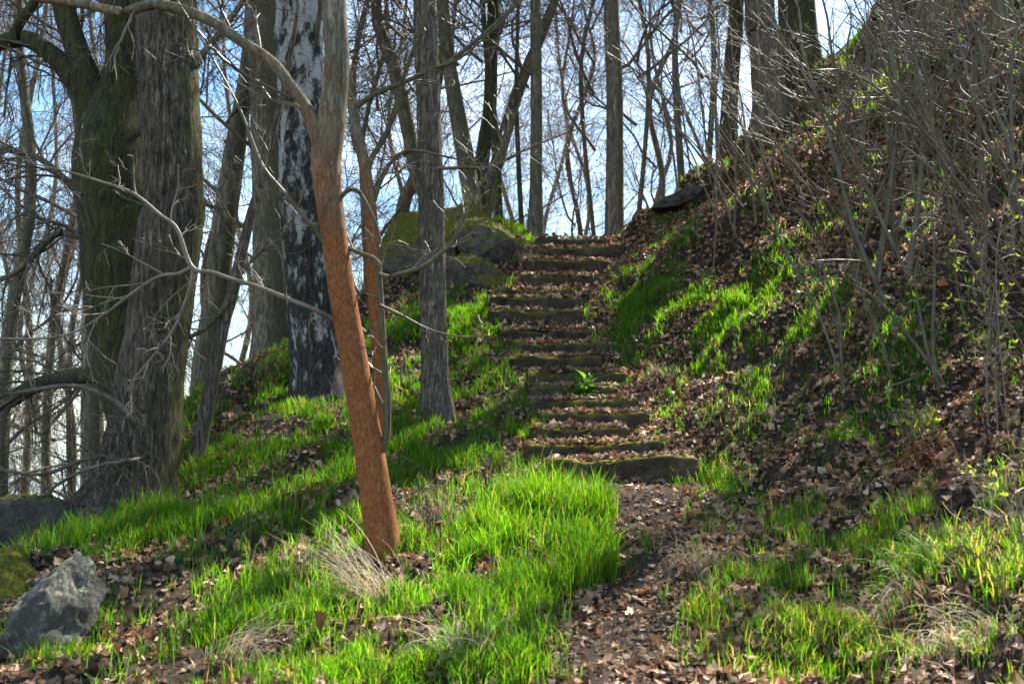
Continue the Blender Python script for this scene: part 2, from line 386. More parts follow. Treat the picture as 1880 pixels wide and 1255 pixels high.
def rock(name, c0, c1, lichen, lich_amt, moss_lo, moss_hi, moss_k=1.1):
    m, t, b = mat(name, 0.93); v = coords(t)
    n1 = noise(t, v, 7, 8, 0.7); n2 = noise(t, v, 30, 5, 0.7)
    cb = ramp(t, n1, ((0.3, c0), (0.7, c1)))
    fl = ramp(t, math_(t, 'ADD', math_(t, 'MULTIPLY', noise(t, v, 4, 9, 0.85), 0.65), math_(t, 'MULTIPLY', n2, 0.4)), ((0.62 - lich_amt, g(0)), (0.72 - lich_amt, g(1))))
    cb = mixc(t, fl, cb, lichen)
    gm = t.nodes.new('ShaderNodeNewGeometry'); sx = nd(t, 'ShaderNodeSeparateXYZ'); t.links.new(gm.outputs['Normal'], sx.inputs[0])
    q = math_(t, 'ADD', sx.outputs['Z'], math_(t, 'MULTIPLY', noise(t, v, 4.5, 6, 0.7), moss_k))
    fm = ramp(t, math_(t, 'MULTIPLY', q, 0.5), ((moss_lo, g(0)), (moss_hi, g(1))))
    mc = ramp(t, noise(t, v, 45, 4, 0.7), ((0.3, (0.045, 0.05, 0.008)), (0.5, (0.17, 0.165, 0.015)), (0.75, (0.36, 0.33, 0.04))))
    t.links.new(mixc(t, fm, cb, mc), b.inputs['Base Color'])
    hh = math_(t, 'ADD', n1, math_(t, 'MULTIPLY', math_(t, 'MULTIPLY', noise(t, v, 60, 3), fm), 0.6))
    bump(t, b, hh, 1.0, 0.06); return m
M['rock_moss'] = rock('rock_moss', (0.06, 0.052, 0.042), (0.22, 0.195, 0.16), (0.22, 0.22, 0.16), 0.03, 0.29, 0.44)
M['rock_lichen'] = rock('rock_lichen', (0.06, 0.054, 0.044), (0.16, 0.15, 0.125), (0.34, 0.37, 0.28), 0.09, 0.66, 0.80)
M['rock_dark'] = rock('rock_dark', (0.035, 0.03, 0.024), (0.12, 0.105, 0.085), (0.1, 0.1, 0.085), -0.1, 0.66, 0.8)
M['step'] = rock('step_stone', (0.03, 0.022, 0.014), (0.13, 0.10, 0.065), (0.08, 0.085, 0.025), 0.02, 0.70, 0.92, 2.2)

# ------------------------------------------------------------------ ground, path, water
ny, nx = X.shape
idx = np.arange(nx * ny).reshape(ny, nx)
Q = np.stack((idx[:-1, :-1], idx[:-1, 1:], idx[1:, 1:], idx[1:, :-1]), -1).reshape(-1, 4)
ground = obj('ground', mesh('ground', np.stack((X, Y, Z), -1), [Q], M['soil']), kind='structure', label='brown wooded hillside with soil, dead leaves and grass')
ys = np.arange(2.2, 8.56, 0.06); us = np.linspace(-1, 1, 17)
xc, zc, hw = way(ys)
PXg = xc[:, None] + us[None, :] * (hw[:, None] * 1.05 + 0.05 * np.sin(ys * 5)[:, None]); PYg = np.repeat(ys[:, None], 17, 1)
PZg = H(PXg, PYg) + 0.022 - 0.05 * np.abs(us[None, :]) ** 4 + 0.012 * fbm(np.stack((PXg, PYg, 0 * PXg), -1) * 7, 3, 5)
idx = np.arange(PXg.size).reshape(PXg.shape)
obj('path', mesh('path', np.stack((PXg, PYg, PZg), -1), [np.stack((idx[:-1, :-1], idx[:-1, 1:], idx[1:, 1:], idx[1:, :-1]), -1).reshape(-1, 4)], M['path']), kind='structure', label='trodden earth path leading to the stone stairs')
S = 6000.0
obj('water', mesh('water', [(-S, -S, -11), (S, -S, -11), (S, S, -11), (-S, S, -11)], [np.array([[0, 1, 2, 3]])], M['water'], False), kind='structure', label='pale lake far below the hill')

# ------------------------------------------------------------------ stone stairs
stairs = bpy.data.objects.new('stone_stairs', None); COL.objects.link(stairs)
a = P(1143, 841, D0); stairs.location = (a[0], D0, float(H(a[0], D0)))
stairs['label'] = 'worn mossy stone stairs climbing the bank between grass and leaf litter'; stairs['category'] = 'stairs'
SLABS = []
bl = Vector(stairs.location)
for i, ((xl, xr, yl, yr, rh), d) in enumerate(zip(STEP_PX, step_d)):
    A_, B_ = P(xl, yl, d), P(xr, yr, d + 0.03 * math.sin(i * 2.1))
    gs_ = np.random.default_rng(900 + i)
    A_ = A_ + np.array((-0.05 - 0.06 * gs_.random(), gs_.normal() * 0.035, gs_.normal() * 0.012)); B_ = B_ + np.array((0.04 + 0.06 * gs_.random(), gs_.normal() * 0.035, gs_.normal() * 0.012))
    ww, hh, dd = np.linalg.norm(B_ - A_), 0.26, 0.34
    ns, nh, nd_ = 26, 6, 6
    # a closed box grid pushed about by noise, edges worn round
    vs = {}; V = []; F = []
    def vid(a_, b_, c_):
        k = (a_, b_, c_)
        if k not in vs:
            vs[k] = len(V); V.append((a_ / ns, b_ / nd_, c_ / nh))
        return vs[k]
    for a_ in range(ns):
        for c_ in range(nh):
            F.append((vid(a_, 0, c_), vid(a_ + 1, 0, c_), vid(a_ + 1, 0, c_ + 1), vid(a_, 0, c_ + 1)))
            F.append((vid(a_ + 1, nd_, c_), vid(a_, nd_, c_), vid(a_, nd_, c_ + 1), vid(a_ + 1, nd_, c_ + 1)))
        for b_ in range(nd_):
            F.append((vid(a_, b_, nh), vid(a_ + 1, b_, nh), vid(a_ + 1, b_ + 1, nh), vid(a_, b_ + 1, nh)))
            F.append((vid(a_ + 1, b_, 0), vid(a_, b_, 0), vid(a_, b_ + 1, 0), vid(a_ + 1, b_ + 1, 0)))
    for b_ in range(nd_):
        for c_ in range(nh):
            F.append((vid(0, b_ + 1, c_), vid(0, b_, c_), vid(0, b_, c_ + 1), vid(0, b_ + 1, c_ + 1)))
            F.append((vid(ns, b_, c_), vid(ns, b_ + 1, c_), vid(ns, b_ + 1, c_ + 1), vid(ns, b_, c_ + 1)))
    V = np.array(V)
    loc = V * np.array((ww, dd, hh)) - np.array((0, 0, hh))
    cxx = np.clip(loc, (0.03, 0.03, -hh + 0.03), (ww - 0.03, dd - 0.03, -0.03)); dv = loc - cxx
    loc = cxx + norm(dv) * np.minimum(np.linalg.norm(dv, axis=1, keepdims=True), 0.032)
    ex = norm(B_ - A_); ey = norm(np.cross((0, 0, 1), ex)); ez = np.cross(ex, ey)
    W = A_ + loc[:, :1] * ex + loc[:, 1:2] * ey + loc[:, 2:] * ez
    W += (np.stack([fbm(W * 5, 4, 20 + i * 3 + q) for q in range(3)], -1)) * np.array((0.04, 0.085, 0.055))
    W[:, 2] -= 0.02 * np.exp(-((loc[:, 0] / ww - 0.5) / 0.25) ** 2)          # trodden hollow
    W += (fbm(W * 17, 3, 77 + i)[:, None]) * np.array((0.012, 0.026, 0.018))
    obj('step', mesh('step', W - np.array(bl), [np.array(F)], M['step']), stairs)
    SLABS.append((A_, B_, dd))

# ------------------------------------------------------------------ trees
def trunk_mesh(name, pts, rad, base, m, sides=14, rings=20, ridge=0.0, lob=0.04, flare=0.0, freq=7, seed=0, caps=True, knots=0):
    q = resample(np.hstack((pts, rad[:, None])), rings)
    C, Rr = q[:, :3], np.maximum(q[:, 3], 0.004)
    T = norm(np.gradient(C, axis=0))
    e1 = norm(np.cross(np.cross(T, (1.0, 0.05, 0.0)), T)); e2 = np.cross(T, e1)
    th = np.arange(sides) * 2 * np.pi / sides
    ct, st = np.cos(th), np.sin(th)
    hgt = (C[:, 2] - C[0, 2])
    pn = np.stack((np.broadcast_to(ct, (rings, sides)), np.broadcast_to(st, (rings, sides)), np.broadcast_to(hgt[:, None], (rings, sides))), -1)
    r = Rr[:, None] * (1 + lob * fbm(pn * np.array((1.2, 1.2, 1.1)) + seed * 3.3, 3, seed))
    if ridge:
        rn = fbm(np.stack((pn[..., 0] * freq, pn[..., 1] * freq, pn[..., 2] * 3.2), -1), 4, seed + 5, 0.6)
        r = r + ridge * (1 - 2.2 * np.abs(rn)) 
        r = r + ridge * 0.5 * fbm(np.stack((pn[..., 0] * freq * 2.5, pn[..., 1] * freq * 2.5, pn[..., 2] * 14), -1), 2, seed + 8)
    if flare:
        lobes = 1 + 0.55 * np.cos(th * 4 + seed)[None, :] + 0.3 * np.cos(th * 7 + seed * 2)[None, :]
        r = r + Rr[:, None] * flare * np.exp(-np.maximum(hgt - 0.3, 0) / 0.22)[:, None] * lobes
    if knots:
        gk = np.random.default_rng(seed + 99)
        for q_ in range(knots):
            hk, tk = gk.uniform(0.5, 5.0), gk.uniform(2.6, 6.6)
            dth = np.angle(np.exp(1j * (th - tk)))[None, :]; dz_ = (hgt - hk)[:, None]
            r = r + Rr[:, None] * 0.07 * np.exp(-(dth / 0.55) ** 2 - (dz_ / 0.045) ** 2) - Rr[:, None] * 0.13 * np.exp(-(dth / 0.22) ** 2 - (dz_ / 0.014) ** 2)
    V = C[:, None] + r[..., None] * (e1[:, None] * ct[None, :, None] + e2[:, None] * st[None, :, None])
    ix = np.arange(rings * sides).reshape(rings, sides); A_, B_ = ix[:-1], ix[1:]
    F = np.stack((A_, np.roll(A_, -1, 1), np.roll(B_, -1, 1), B_), -1).reshape(-1, 4)
    V = np.vstack((V.reshape(-1, 3), C[-1:] + T[-1:] * Rr[-1] * 0.3)); top = len(V) - 1
    tri = np.stack((ix[-1], np.roll(ix[-1], -1), np.full(sides, top)), -1)
    return mesh(name, V - base, [F, tri], m)

def pixline(pp, d, grow=0.0):
    """pp: (px, py, width px[, depth offset]) -> points, radii"""
    pts = []; rad = []
    for k, q in enumerate(pp):
        dd = d + (q[3] if len(q) > 3 else 0)
        pts.append(P(q[0], q[1], dd)); rad.append(q[2] / 2 / F_PX * dd)
    return np.array(pts), np.array(rad)

def tree_root(name, label, cat, base, group=None):
    o = bpy.data.objects.new(name, None); COL.objects.link(o); o.location = base
    o['label'] = label; o['category'] = cat
    if group: o['group'] = group
    return o

def base_of(p0, sink=0.25):
    return np.array((p0[0], p0[1], float(H(p0[0], p0[1]))))

# shared crowns: limbs, branches and twigs round a vertical axis 10 m tall
def crown_mesh(name, seed, droop, nl=12, m='twig_dark', z0=0.10, ang=(40, 80), ll=3.6):
    axis = np.array([[(0, 0, z) for z in np.linspace(0, 10, 12)]], float); ar = np.linspace(0.16, 0.03, 12)[None]
    l1, r1 = spawn(axis, ar, nl, z0, 0.98, ang, ll, 10, 0.15, 0.9 - droop, 0.22, 0.25, seed)
    l2, r2 = spawn(l1, r1, 7, 0.15, 0.98, (30, 65), 1.7, 7, 0.14, 0.5 - droop * 1.4, 0.55, 0.3, seed + 1)
    l3, r3 = spawn(l2, r2, 7, 0.12, 0.98, (25, 60), 0.85, 5, 0.17, 0.3 - droop * 1.6, 0.6, 0.4, seed + 2)
    l4, r4 = spawn(l3, r3, 5, 0.2, 0.97, (25, 55), 0.42, 3, 0.2, 0.2 - droop, 0.75, 0.6, seed + 3)
    r2 = np.maximum(r2, 0.0055); r3 = np.maximum(r3, 0.0038); r4 = np.maximum(r4, 0.0029)
    V, F = join([tubes(l1, r1, 5), tubes(l2, r2, 4), tubes(l3, r3, 3), tubes(l4, r4, 3)])
    return mesh(name, V, [F], M[m])
CROWNS = [crown_mesh('crown', 100, 0.0), crown_mesh('crown', 200, 0.25), crown_mesh('crown', 300, 0.9, 12, ll=3.2), crown_mesh('crown', 400, 1.3, 12, ll=3.0), crown_mesh('crown', 500, 0.15, 12, ang=(30, 60)), crown_mesh('crown', 600, 0.1, 6, ang=(35, 70))]

def add_crown(root, base, pts, k, hscale=None, rz=None, z0=0.0):
    axis = pts[-1] - pts[0]; ln = np.linalg.norm(axis)
    o = obj('crown', CROWNS[k], root, kind='stuff')
    s = (hscale or ln) / 10.0
    qn = Vector((0, 0, 1)).rotation_difference(Vector(axis))
    o.location = Vector(pts[0] - base) + Vector(axis).normalized() * z0
    o.rotation_mode = 'QUATERNION'
    from mathutils import Quaternion
    o.rotation_quaternion = qn @ Quaternion((0, 0, 1), rz if rz is not None else random.uniform(0, 6.28)); o.scale = (s, s, s)
    return o

def branch(root, base, pp, d, m, sides=8, twigs=0, tl=0.5, seed=0, tm=None, droop=0.0, ridge=0.0, name='branch'):
    """one limb as its own part, its side twigs as a sub-part"""
    pts, rad = pixline(pp, d)
    me = trunk_mesh(name, pts, rad, base, M[m], sides, max(14, len(pp) * 5), ridge, 0.06, seed=seed)
    o = obj(name, me, root)
    if twigs:
        q = resample(np.hstack((pts, rad[:, None])), 16); PP = q[None, :, :3]; RR = np.maximum(q[None, :, 3], 0.003)
        a1, b1 = spawn(PP, RR, twigs, 0.1, 1.0, (30, 75), tl, 8, 0.13, 0.3 - droop, 0.45, 0.35, seed)
        b1 = np.clip(b1, 0.0022, 0.012)
        a2, b2 = spawn(a1, b1, 4, 0.2, 0.95, (25, 60), tl * 0.5, 5, 0.16, 0.2 - droop, 0.7, 0.5, seed + 1); b2 = np.maximum(b2, 0.0018)
        a3, b3 = spawn(a2, b2, 2, 0.3, 0.95, (25, 55), tl * 0.25, 3, 0.2, 0.1 - droop, 0.8, 0.6, seed + 2); b3 = np.maximum(b3, 0.0015)
        V, F = join([tubes(a1, b1, 4), tubes(a2, b2, 3), tubes(a3, b3, 3)])
        obj('twigs', mesh('twigs', V - base, [F], M[tm or 'twig_dark']), o, kind='stuff')
    return o

def tree(name, label, pp, d=None, m='bark_back', sides=14, rings=26, ridge=0.0, lob=0.05, flare=0.25, crown=None, seed=1, group=None, freq=7, cat='tree', cscale=None, cz=0.0):
    if d is None:
        hit = G(pp[0][0], pp[0][1]); d = hit[1]
    pts, rad = pixline(pp, d)
    base = base_of(pts[0])
    # root the trunk in the ground
    below = pts[0].copy(); below[2] = min(base[2], pts[0][2]) - 0.3
    pts = np.vstack((below, pts)); rad = np.concatenate(([rad[0] * 1.04], rad))
    root = tree_root(name, label, cat, base, group)
    obj('trunk', trunk_mesh('trunk', pts, rad, base, M[m], sides, rings, ridge, lob, flare, freq, seed, knots=16 if m == 'bark_orange' else (8 if sides > 50 else 0)), root)
    if crown is not None: add_crown(root, base, pts[1:], crown, cscale, z0=cz)
    return root, base, d

# -- the big rough-barked tree on the left
t1, b1, d1 = tree('old_tree', 'massive dark rough-barked tree in front of the forked mossy tree', [(240, 945, 175), (250, 880, 140), (264, 800, 126), (276, 700, 116), (291, 600, 108), (312, 420, 108), (320, 380, 102), (313, 200, 103), (304, 0, 104), (300, -400, 90), (296, -1100, 50)],
     9.0, 'bark_rough', 96, 300, 0.016, 0.07, 0.32, None, 3, freq=9)
branch(t1, b1, [(285, 825, 9, .3), (250, 775, 10), (215, 738, 10), (170, 716, 9), (125, 708, 9), (60, 716, 8), (0, 726, 7), (-80, 740, 6)], 8.7, 'twig_dark', 8, 14, 0.7, 11, 'twig_dark', 0.3)
branch(t1, b1, [(330, 160, 20), (380, 90, 14), (420, 40, 12), (470, -40, 10), (520, -160, 7)], 9.0, 'bark_back', 8, 10, 0.8, 12)
branch(t1, b1, [(285, 832, 9, .5), (240, 845, 8), (190, 852, 7), (120, 880, 6), (60, 930, 5), (30, 985, 4)], 8.5, 'twig_dark', 8, 12, 0.7, 13, 'twig_dark', 0.4)
branch(t1, b1, [(255, 822, 9, .4), (150, 845, 8), (80, 870, 7), (0, 862, 6), (-60, 850, 5)], 8.6, 'twig_dark', 8, 14, 0.8, 14, 'twig_dark', 0.5)
add_crown(t1, b1, np.array([P(308, 250, 9.0), P(296, -1100, 9.2)]), 1, 9)

# -- the forked mossy tree behind it
t2, b2, d2 = tree('forked_tree', 'mossy green forked tree half hidden behind the massive dark trunk', [(265, 830, 100), (245, 760, 92), (226, 680, 95), (212, 560, 104), (206, 420, 112), (200, 320, 128), (205, 240, 112), (224, 150, 66), (228, 60, 60), (224, 0, 58), (215, -400, 48), (205, -1000, 26)],
     9.9, 'bark_moss', 80, 240, 0.012, 0.09, 0.2, None, 4, freq=7)
branch(t2, b2, [(200, 270, 62), (188, 205, 50), (168, 160, 46), (148, 110, 42), (130, 60, 40), (117, 10, 40), (100, -100, 36), (80, -400, 20)], 9.9, 'bark_moss', 28, 12, 1.0, 21, ridge=0.008)
branch(t2, b2, [(175, 250, 60), (160, 190, 48), (128, 135, 40), (92, 98, 34), (50, 72, 30), (15, 76, 28), (-40, 86, 24), (-120, 90, 18)], 9.9, 'bark_moss', 24, 16, 1.1, 22, 'twig_dark', 0.7, 0.006)
branch(t2, b2, [(20, 74, 20), (38, 40, 18), (62, 5, 17), (90, -60, 14)], 9.9, 'bark_moss', 12, 6, 0.8, 23)
branch(t2, b2, [(235, 700, 34), (190, 690, 30), (130, 692, 27), (70, 706, 27), (0, 742, 30), (-90, 780, 30)], 9.9, 'limb_moss', 14, 22, 1.1, 24, 'twig_dark', 0.5, 0.006)
branch(t2, b2, [(180, 440, 22), (140, 432, 16), (105, 428, 14), (60, 470, 12), (20, 505, 10), (-40, 520, 8)], 9.8, 'bark_back', 8, 16, 1.0, 25, 'twig_dark', 0.8)
branch(t2, b2, [(150, 360, 20), (120, 330, 14), (70, 290, 11), (10, 275, 9), (-60, 250, 7)], 9.8, 'bark_back', 8, 18, 1.1, 26, 'twig_dark', 0.9)
add_crown(t2, b2, np.array([P(215, 0, 9.9), P(205, -1000, 9.9)]), 2, 8)

# -- the young tree with orange algae
t3, b3, d3 = tree('young_tree', 'slender leaning tree with rust-orange lower bark in the grass', [(704, 1015, 62), (689, 900, 56), (670, 780, 53), (648, 650, 50), (629, 540, 48), (609, 400, 48), (599, 310, 54), (603, 250, 58), (614, 180, 48), (618, 100, 46), (614, 0, 44), (611, -300, 40), (600, -800, 22)],
     7.0, 'bark_orange', 48, 220, 0.0015, 0.04, 0.08, None, 5, freq=12)
branch(t3, b3, [(602, 345, 16, .05), (594, 296, 30, .05), (582, 250, 29), (562, 200, 25), (535, 160, 23), (500, 115, 22), (440, 74, 21), (380, 35, 20), (310, 12, 20), (268, 11, 19), (225, 22, 18), (150, 8, 16), (60, -5, 14), (-40, -30, 10)], 6.95, 'bark_orange', 16, 10, 0.9, 31, 'twig_sheen', 0.5)
branch(t3, b3, [(640, 602, 10, .22), (606, 583, 10, .16), (570, 565, 9), (520, 545, 9), (470, 525, 8), (430, 514, 8), (390, 500, 8), (352, 490, 9), (325, 420, 7), (295, 395, 6), (245, 355, 6), (190, 335, 5), (135, 318, 4), (60, 300, 3)], 6.8, 'twig_pale', 8, 14, 0.45, 32, 'twig_pale', 0.2)
branch(t3, b3, [(352, 490, 9), (325, 503, 7), (290, 508, 6), (240, 540, 6), (190, 578, 5), (130, 612, 4), (60, 622, 4), (-20, 620, 3)], 6.8, 'twig_pale', 7, 12, 0.5, 33, 'twig_pale', 0.3)
branch(t3, b3, [(354, 492, 8), (352, 515, 7), (338, 560, 6), (318, 605, 6), (285, 650, 5), (250, 690, 4), (235, 715, 3)], 6.8, 'twig_pale', 7, 8, 0.4, 34, 'twig_pale', 0.5)
branch(t3, b3, [(608, 388, 9, .05), (632, 355, 9), (645, 348, 10), (662, 356, 8), (690, 410, 5), (700, 450, 4)], 6.95, 'bark_olive', 7, 4, 0.5, 35)
branch(t3, b3, [(624, 486, 9, .17), (598, 450, 8, .12), (560, 400, 8), (515, 345, 7), (480, 300, 6), (440, 200, 5), (380, 90, 4), (300, -40, 3)], 6.85, 'twig_sheen', 7, 10, 0.6, 36, 'twig_sheen')
s_ = branch(t3, b3, [(676, 858, 12), (696, 834, 15), (708, 806, 15), (711, 780, 14), (710, 730, 14), (703, 620, 12), (697, 520, 11), (692, 480, 10), (655, 462, 8), (630, 450, 8), (600, 432, 7), (560, 400, 6), (520, 350, 5)], 7.0, 'bark_olive', 10, 8, 0.5, 37, 'twig_sheen')
branch(t3, b3, [(695, 503, 9), (717, 507, 9), (774, 490, 8), (808, 467, 8), (831, 444, 7), (843, 415, 7), (868, 366, 6), (900, 310, 5), (930, 250, 4), (955, 190, 3)], 6.95, 'bark_olive', 8, 12, 0.5, 38, 'twig_sheen')
branch(t3, b3, [(698, 560, 6), (740, 580, 5), (790, 605, 4), (850, 618, 3), (900, 615, 2.5)], 6.95, 'twig_sheen', 6, 4, 0.25, 39, 'twig_sheen')
add_crown(t3, b3, np.array([P(614, -60, 7.0), P(600, -1000, 7.0)]), 0, 6)
t3b, b3b, d3b = tree('young_tree', 'thin orange-barked stem rising close behind the leaning orange tree', [(707, 815, 29), (699, 700, 25), (688, 560, 25), (683, 430, 25), (672, 320, 22), (655, 240, 20), (642, 170, 16), (630, 80, 14), (622, 0, 12), (600, -300, 7)],
     None, 'bark_orange', 24, 100, 0.002, 0.05, 0.1, None, 6)
branch(t3b, b3b, [(672, 345, 12), (681, 294, 11), (708, 248, 10), (728, 190, 9), (741, 144, 9), (771, 57, 8), (790, -10, 7), (820, -120, 5)], d3b, 'bark_olive', 8, 14, 0.7, 41, 'twig_sheen')
branch(t3b, b3b, [(648, 200, 12), (690, 172, 10), (740, 152, 8), (790, 128, 7), (840, 110, 5), (900, 60, 4), (960, 0, 3)], d3b, 'bark_olive', 8, 12, 0.7, 42, 'twig_sheen')
branch(t3b, b3b, [(678, 400, 9), (700, 330, 8), (730, 285, 6), (765, 277, 5), (830, 290, 4), (900, 300, 3), (1000, 260, 3), (1090, 225, 2)], d3b, 'bark_olive', 7, 10, 0.6, 43, 'twig_sheen')

# -- birch, grey tree, and the leaning pole
tree('birch_tree', 'white birch with black fissured bark between the dark trunks', [(603, 738, 128), (592, 690, 106), (577, 600, 92), (566, 500, 86), (557, 400, 82), (553, 250, 82), (551, 100, 84), (550, 0, 84), (548, -400, 70), (545, -1000, 36)],
     12.0, 'bark_birch', 72, 220, 0.014, 0.06, 0.3, 4, 7, freq=8, cscale=12, cz=2.5)
t5, b5, d5 = tree('grey_tree', 'straight grey furrowed trunk standing in grass beside the stairs', [(804, 772, 56), (799, 700, 49), (796, 600, 46), (794, 500, 45), (792, 400, 45), (790, 300, 43), (785, 150, 42), (780, 0, 41), (775, -400, 32), (768, -1000, 16)],
     None, 'bark_grey', 64, 260, 0.012, 0.06, 0.15, None, 8, freq=8)
branch(t5, b5, [(792, 135, 12), (830, 110, 9), (880, 70, 8), (930, 25, 7), (990, -40, 5)], d5, 'bark_back', 7, 10, 0.9, 51)
branch(t5, b5, [(790, 280, 9), (750, 278, 7), (715, 300, 6), (690, 340, 5), (670, 350, 3)], d5, 'bark_back', 7, 8, 0.6, 52)
branch(t5, b5, [(794, 310, 8), (850, 308, 6), (900, 306, 5), (950, 285, 3)], d5 - 0.1, 'twig_sheen', 7, 8, 0.5, 53, 'twig_sheen')
add_crown(t5, b5, np.array([P(780, -60, d5), P(768, -1000, d5)]), 0, 7)
tp, bp, dp_ = tree('dead_sapling', 'smooth grey leaning sapling on the left slope by the massive tree', [(362, 845, 27), (385, 720, 27), (408, 600, 25), (425, 545, 22), (440, 480, 20), (462, 390, 17), (480, 330, 13), (505, 230, 10), (530, 120, 8), (550, 0, 6)],
     None, 'bark_grey', 16, 60, 0.003, 0.06, 0.1, None, 9)
branch(tp, bp, [(420, 555, 12), (380, 600, 9), (330, 628, 8), (280, 660, 7), (240, 690, 5)], dp_ - 0.1, 'bark_back', 7, 8, 0.6, 61, 'twig_pale')
branch(tp, bp, [(455, 420, 10), (420, 400, 9), (390, 380, 7), (350, 372, 5)], dp_, 'bark_back', 7, 8, 0.6, 62)
branch(tp, bp, [(430, 520, 8), (470, 470, 6), (520, 430, 5), (560, 350, 4)], dp_, 'twig_sheen', 7, 8, 0.6, 63)

# -- trees of the middle distance: trunk of their own, shared crowns
MID = [
    ('olive grey trunk leaning right between the massive tree and the birch', [(375, 695, 46), (395, 560, 45), (410, 420, 43), (425, 320, 40), (440, 220, 33), (455, 120, 27), (462, 0, 22), (480, -500, 10)], 15.0, 'bark_back', 1),
    ('broad dim trunk close beside the left of the white birch', [(497, 655, 66), (494, 400, 58), (487, 200, 55), (480, 0, 52), (470, -600, 30)], 14.5, 'bark_back', 0),
    ('dark trunk bowing left behind the mossy boulders', [(870, 402, 34), (856, 300, 33), (838, 200, 29), (822, 100, 25), (812, 0, 22), (790, -400, 14)], 17.5, 'bark_back', 1),
    ('upright green trunk just right of the bowed dark trunk', [(876, 402, 28), (884, 300, 26), (899, 200, 24), (902, 100, 22), (905, 0, 20), (910, -500, 10)], 18.2, 'bark_moss', 0),
    ('thin green stem left of the slanting trunk behind the rocks', [(915, 405, 17), (911, 270, 15), (902, 180, 12), (890, 60, 9), (870, -200, 6)], 17.0, 'bark_moss', 4),
    ('slanting trunk leaning right across the upright trunk above the stairs', [(893, 400, 22), (908, 320, 24), (926, 250, 24), (951, 167, 22), (979, 100, 20), (1015, 10, 16), (1070, -150, 8)], 18.5, 'bark_back', 5),
    ('straight slender trunk at the head of the stairs', [(983, 413, 31), (984, 350, 23), (985, 200, 21), (983, 0, 19), (980, -600, 10)], 17.0, 'bark_back', 5),
    ('straight thick pale trunk on the skyline right of the stairs head', [(1128, 405, 35), (1129, 300, 32), (1128, 150, 30), (1122, 0, 27), (1115, -600, 15)], 17.2, 'bark_back', 5),
    ('olive trunk on the crest left of the broad furrowed trunk', [(1338, 260, 34), (1340, 180, 30), (1346, 90, 28), (1352, 0, 27), (1360, -500, 14)], 18.0, 'bark_moss', 5),
    ('broad furrowed grey trunk on the crest of the leafy bank', [(1418, 228, 72), (1412, 160, 62), (1402, 60, 56), (1394, 0, 54), (1380, -600, 30)], 16.2, 'bark_grey', 5),
    ('broad mossy trunk right behind the furrowed crest trunk', [(1480, 190, 80), (1472, 100, 72), (1462, 0, 68), (1450, -600, 36)], 17.0, 'bark_moss', 5),
    ('leaning trunk half seen between the birch and the grey tree', [(800, 420, 30), (765, 320, 26), (748, 230, 26), (725, 130, 24), (700, 60, 22), (690, 0, 20), (670, -400, 10)], 19.0, 'bark_back', 4),
    ('pale trunk leaning left low behind the mossy boulder', [(735, 420, 26), (760, 330, 22), (775, 290, 20), (800, 180, 16), (815, 50, 12), (830, -300, 6)], 21.0, 'bark_back', 1),
    ('thin dark sapling between the stairs head trunks', [(957, 408, 8), (952, 300, 8), (948, 180, 7), (950, 60, 6), (955, -100, 4)], 16.8, 'bark_moss', 4),
    ('dark trunk among the hazel stems high on the right bank', [(1740, 215, 46), (1728, 120, 42), (1716, 0, 40), (1700, -600, 22)], 13.6, 'bark_back', 5),
    ('dark trunk near the upper right corner of the bank', [(1850, 130, 40), (1846, 60, 38), (1840, 0, 36), (1830, -500, 20)], 12.8, 'bark_back', 5),
]
for k, (lab, pp, d, m_, cr_) in enumerate(MID):
    tree('woodland_tree', lab, pp, d, m_, 26, 70, 0.008, 0.06, 0.2, cr_, 30 + k, 'trees standing along the hill crest', freq=6, cscale=11 if d > 14 else 9, cz=1.2)
# far trees beyond the crest and down the left slope
FAR = [  # px of the trunk, depth, width px, crown, top lean px, label
    (20, 17, 26, 2, 10, 'pale trunk at the left picture edge, thickest of the slope trees'),
    (48, 24, 13, 3, -12, 'thin drooping tree second from the left picture edge'),
    (100, 20, 15, 3, 25, 'weeping tree with hanging twigs left of the forked tree'),
    (128, 28, 13, 2, 5, 'distant tree seen just left of the forked trunk'),
    (183, 14.5, 40, 2, 6, 'tall trunk showing above the fork of the mossy tree'),
    (388, 26, 14, 1, 16, 'distant trunk just right of the massive dark tree'),
    (440, 30, 13, 0, -10, 'far thin tree seen left of the dim broad trunk'),
    (655, 24, 15, 1, 30, 'far tree seen between the orange tree and the grey tree'),
    (720, 29, 12, 0, 20, 'far slim tree low behind the mossy boulder'),
    (1050, 27, 10, 0, 40, 'far slim tree midway between the two skyline trunks'),
    (1075, 33, 9, 1, -34, 'farthest faint tree left of the thick skyline trunk'),
    (1200, 26, 12, 4, 50, 'far slim tree right of the thick skyline trunk'),
    (1262, 24, 13, 0, -30, 'far tree rising over the middle of the bank crest'),
    (1010, 40, 10, 1, 24, 'faint far tree right of the slender stairs head trunk'),
    (935, 36, 12, 0, -28, 'faint far tree behind the slanting trunk'),
    (-60, 20, 30, 3, 5, 'weeping tree whose twigs hang in at the left picture edge'),
    (-15, 27, 12, 2, 15, 'faint far tree hugging the left picture edge'),
    (75, 34, 11, 2, -10, 'faint far tree between the two drooping slope trees'),
    (160, 22, 10, 3, -8, 'slim weeping tree seen under the limb of the forked tree'),
    (460, 21, 10, 1, 30, 'slim tree between the olive trunk and the dim broad trunk'),
    (690, 20, 9, 4, -30, 'slim tree close right of the thin orange stem'),
    (845, 25, 10, 0, 20, 'slim far tree right behind the grey trunk'),
    (1100, 21, 8, 4, -50, 'slim bent tree close left of the thick skyline trunk'),
    (1165, 20, 8, 1, 60, 'slim bent tree close right of the thick skyline trunk'),
    (1225, 31, 9, 0, -20, 'faint far tree above the rock ledge'),
    (1300, 21, 10, 1, 10, 'slim tree on the crest left of the olive crest trunk'),
]
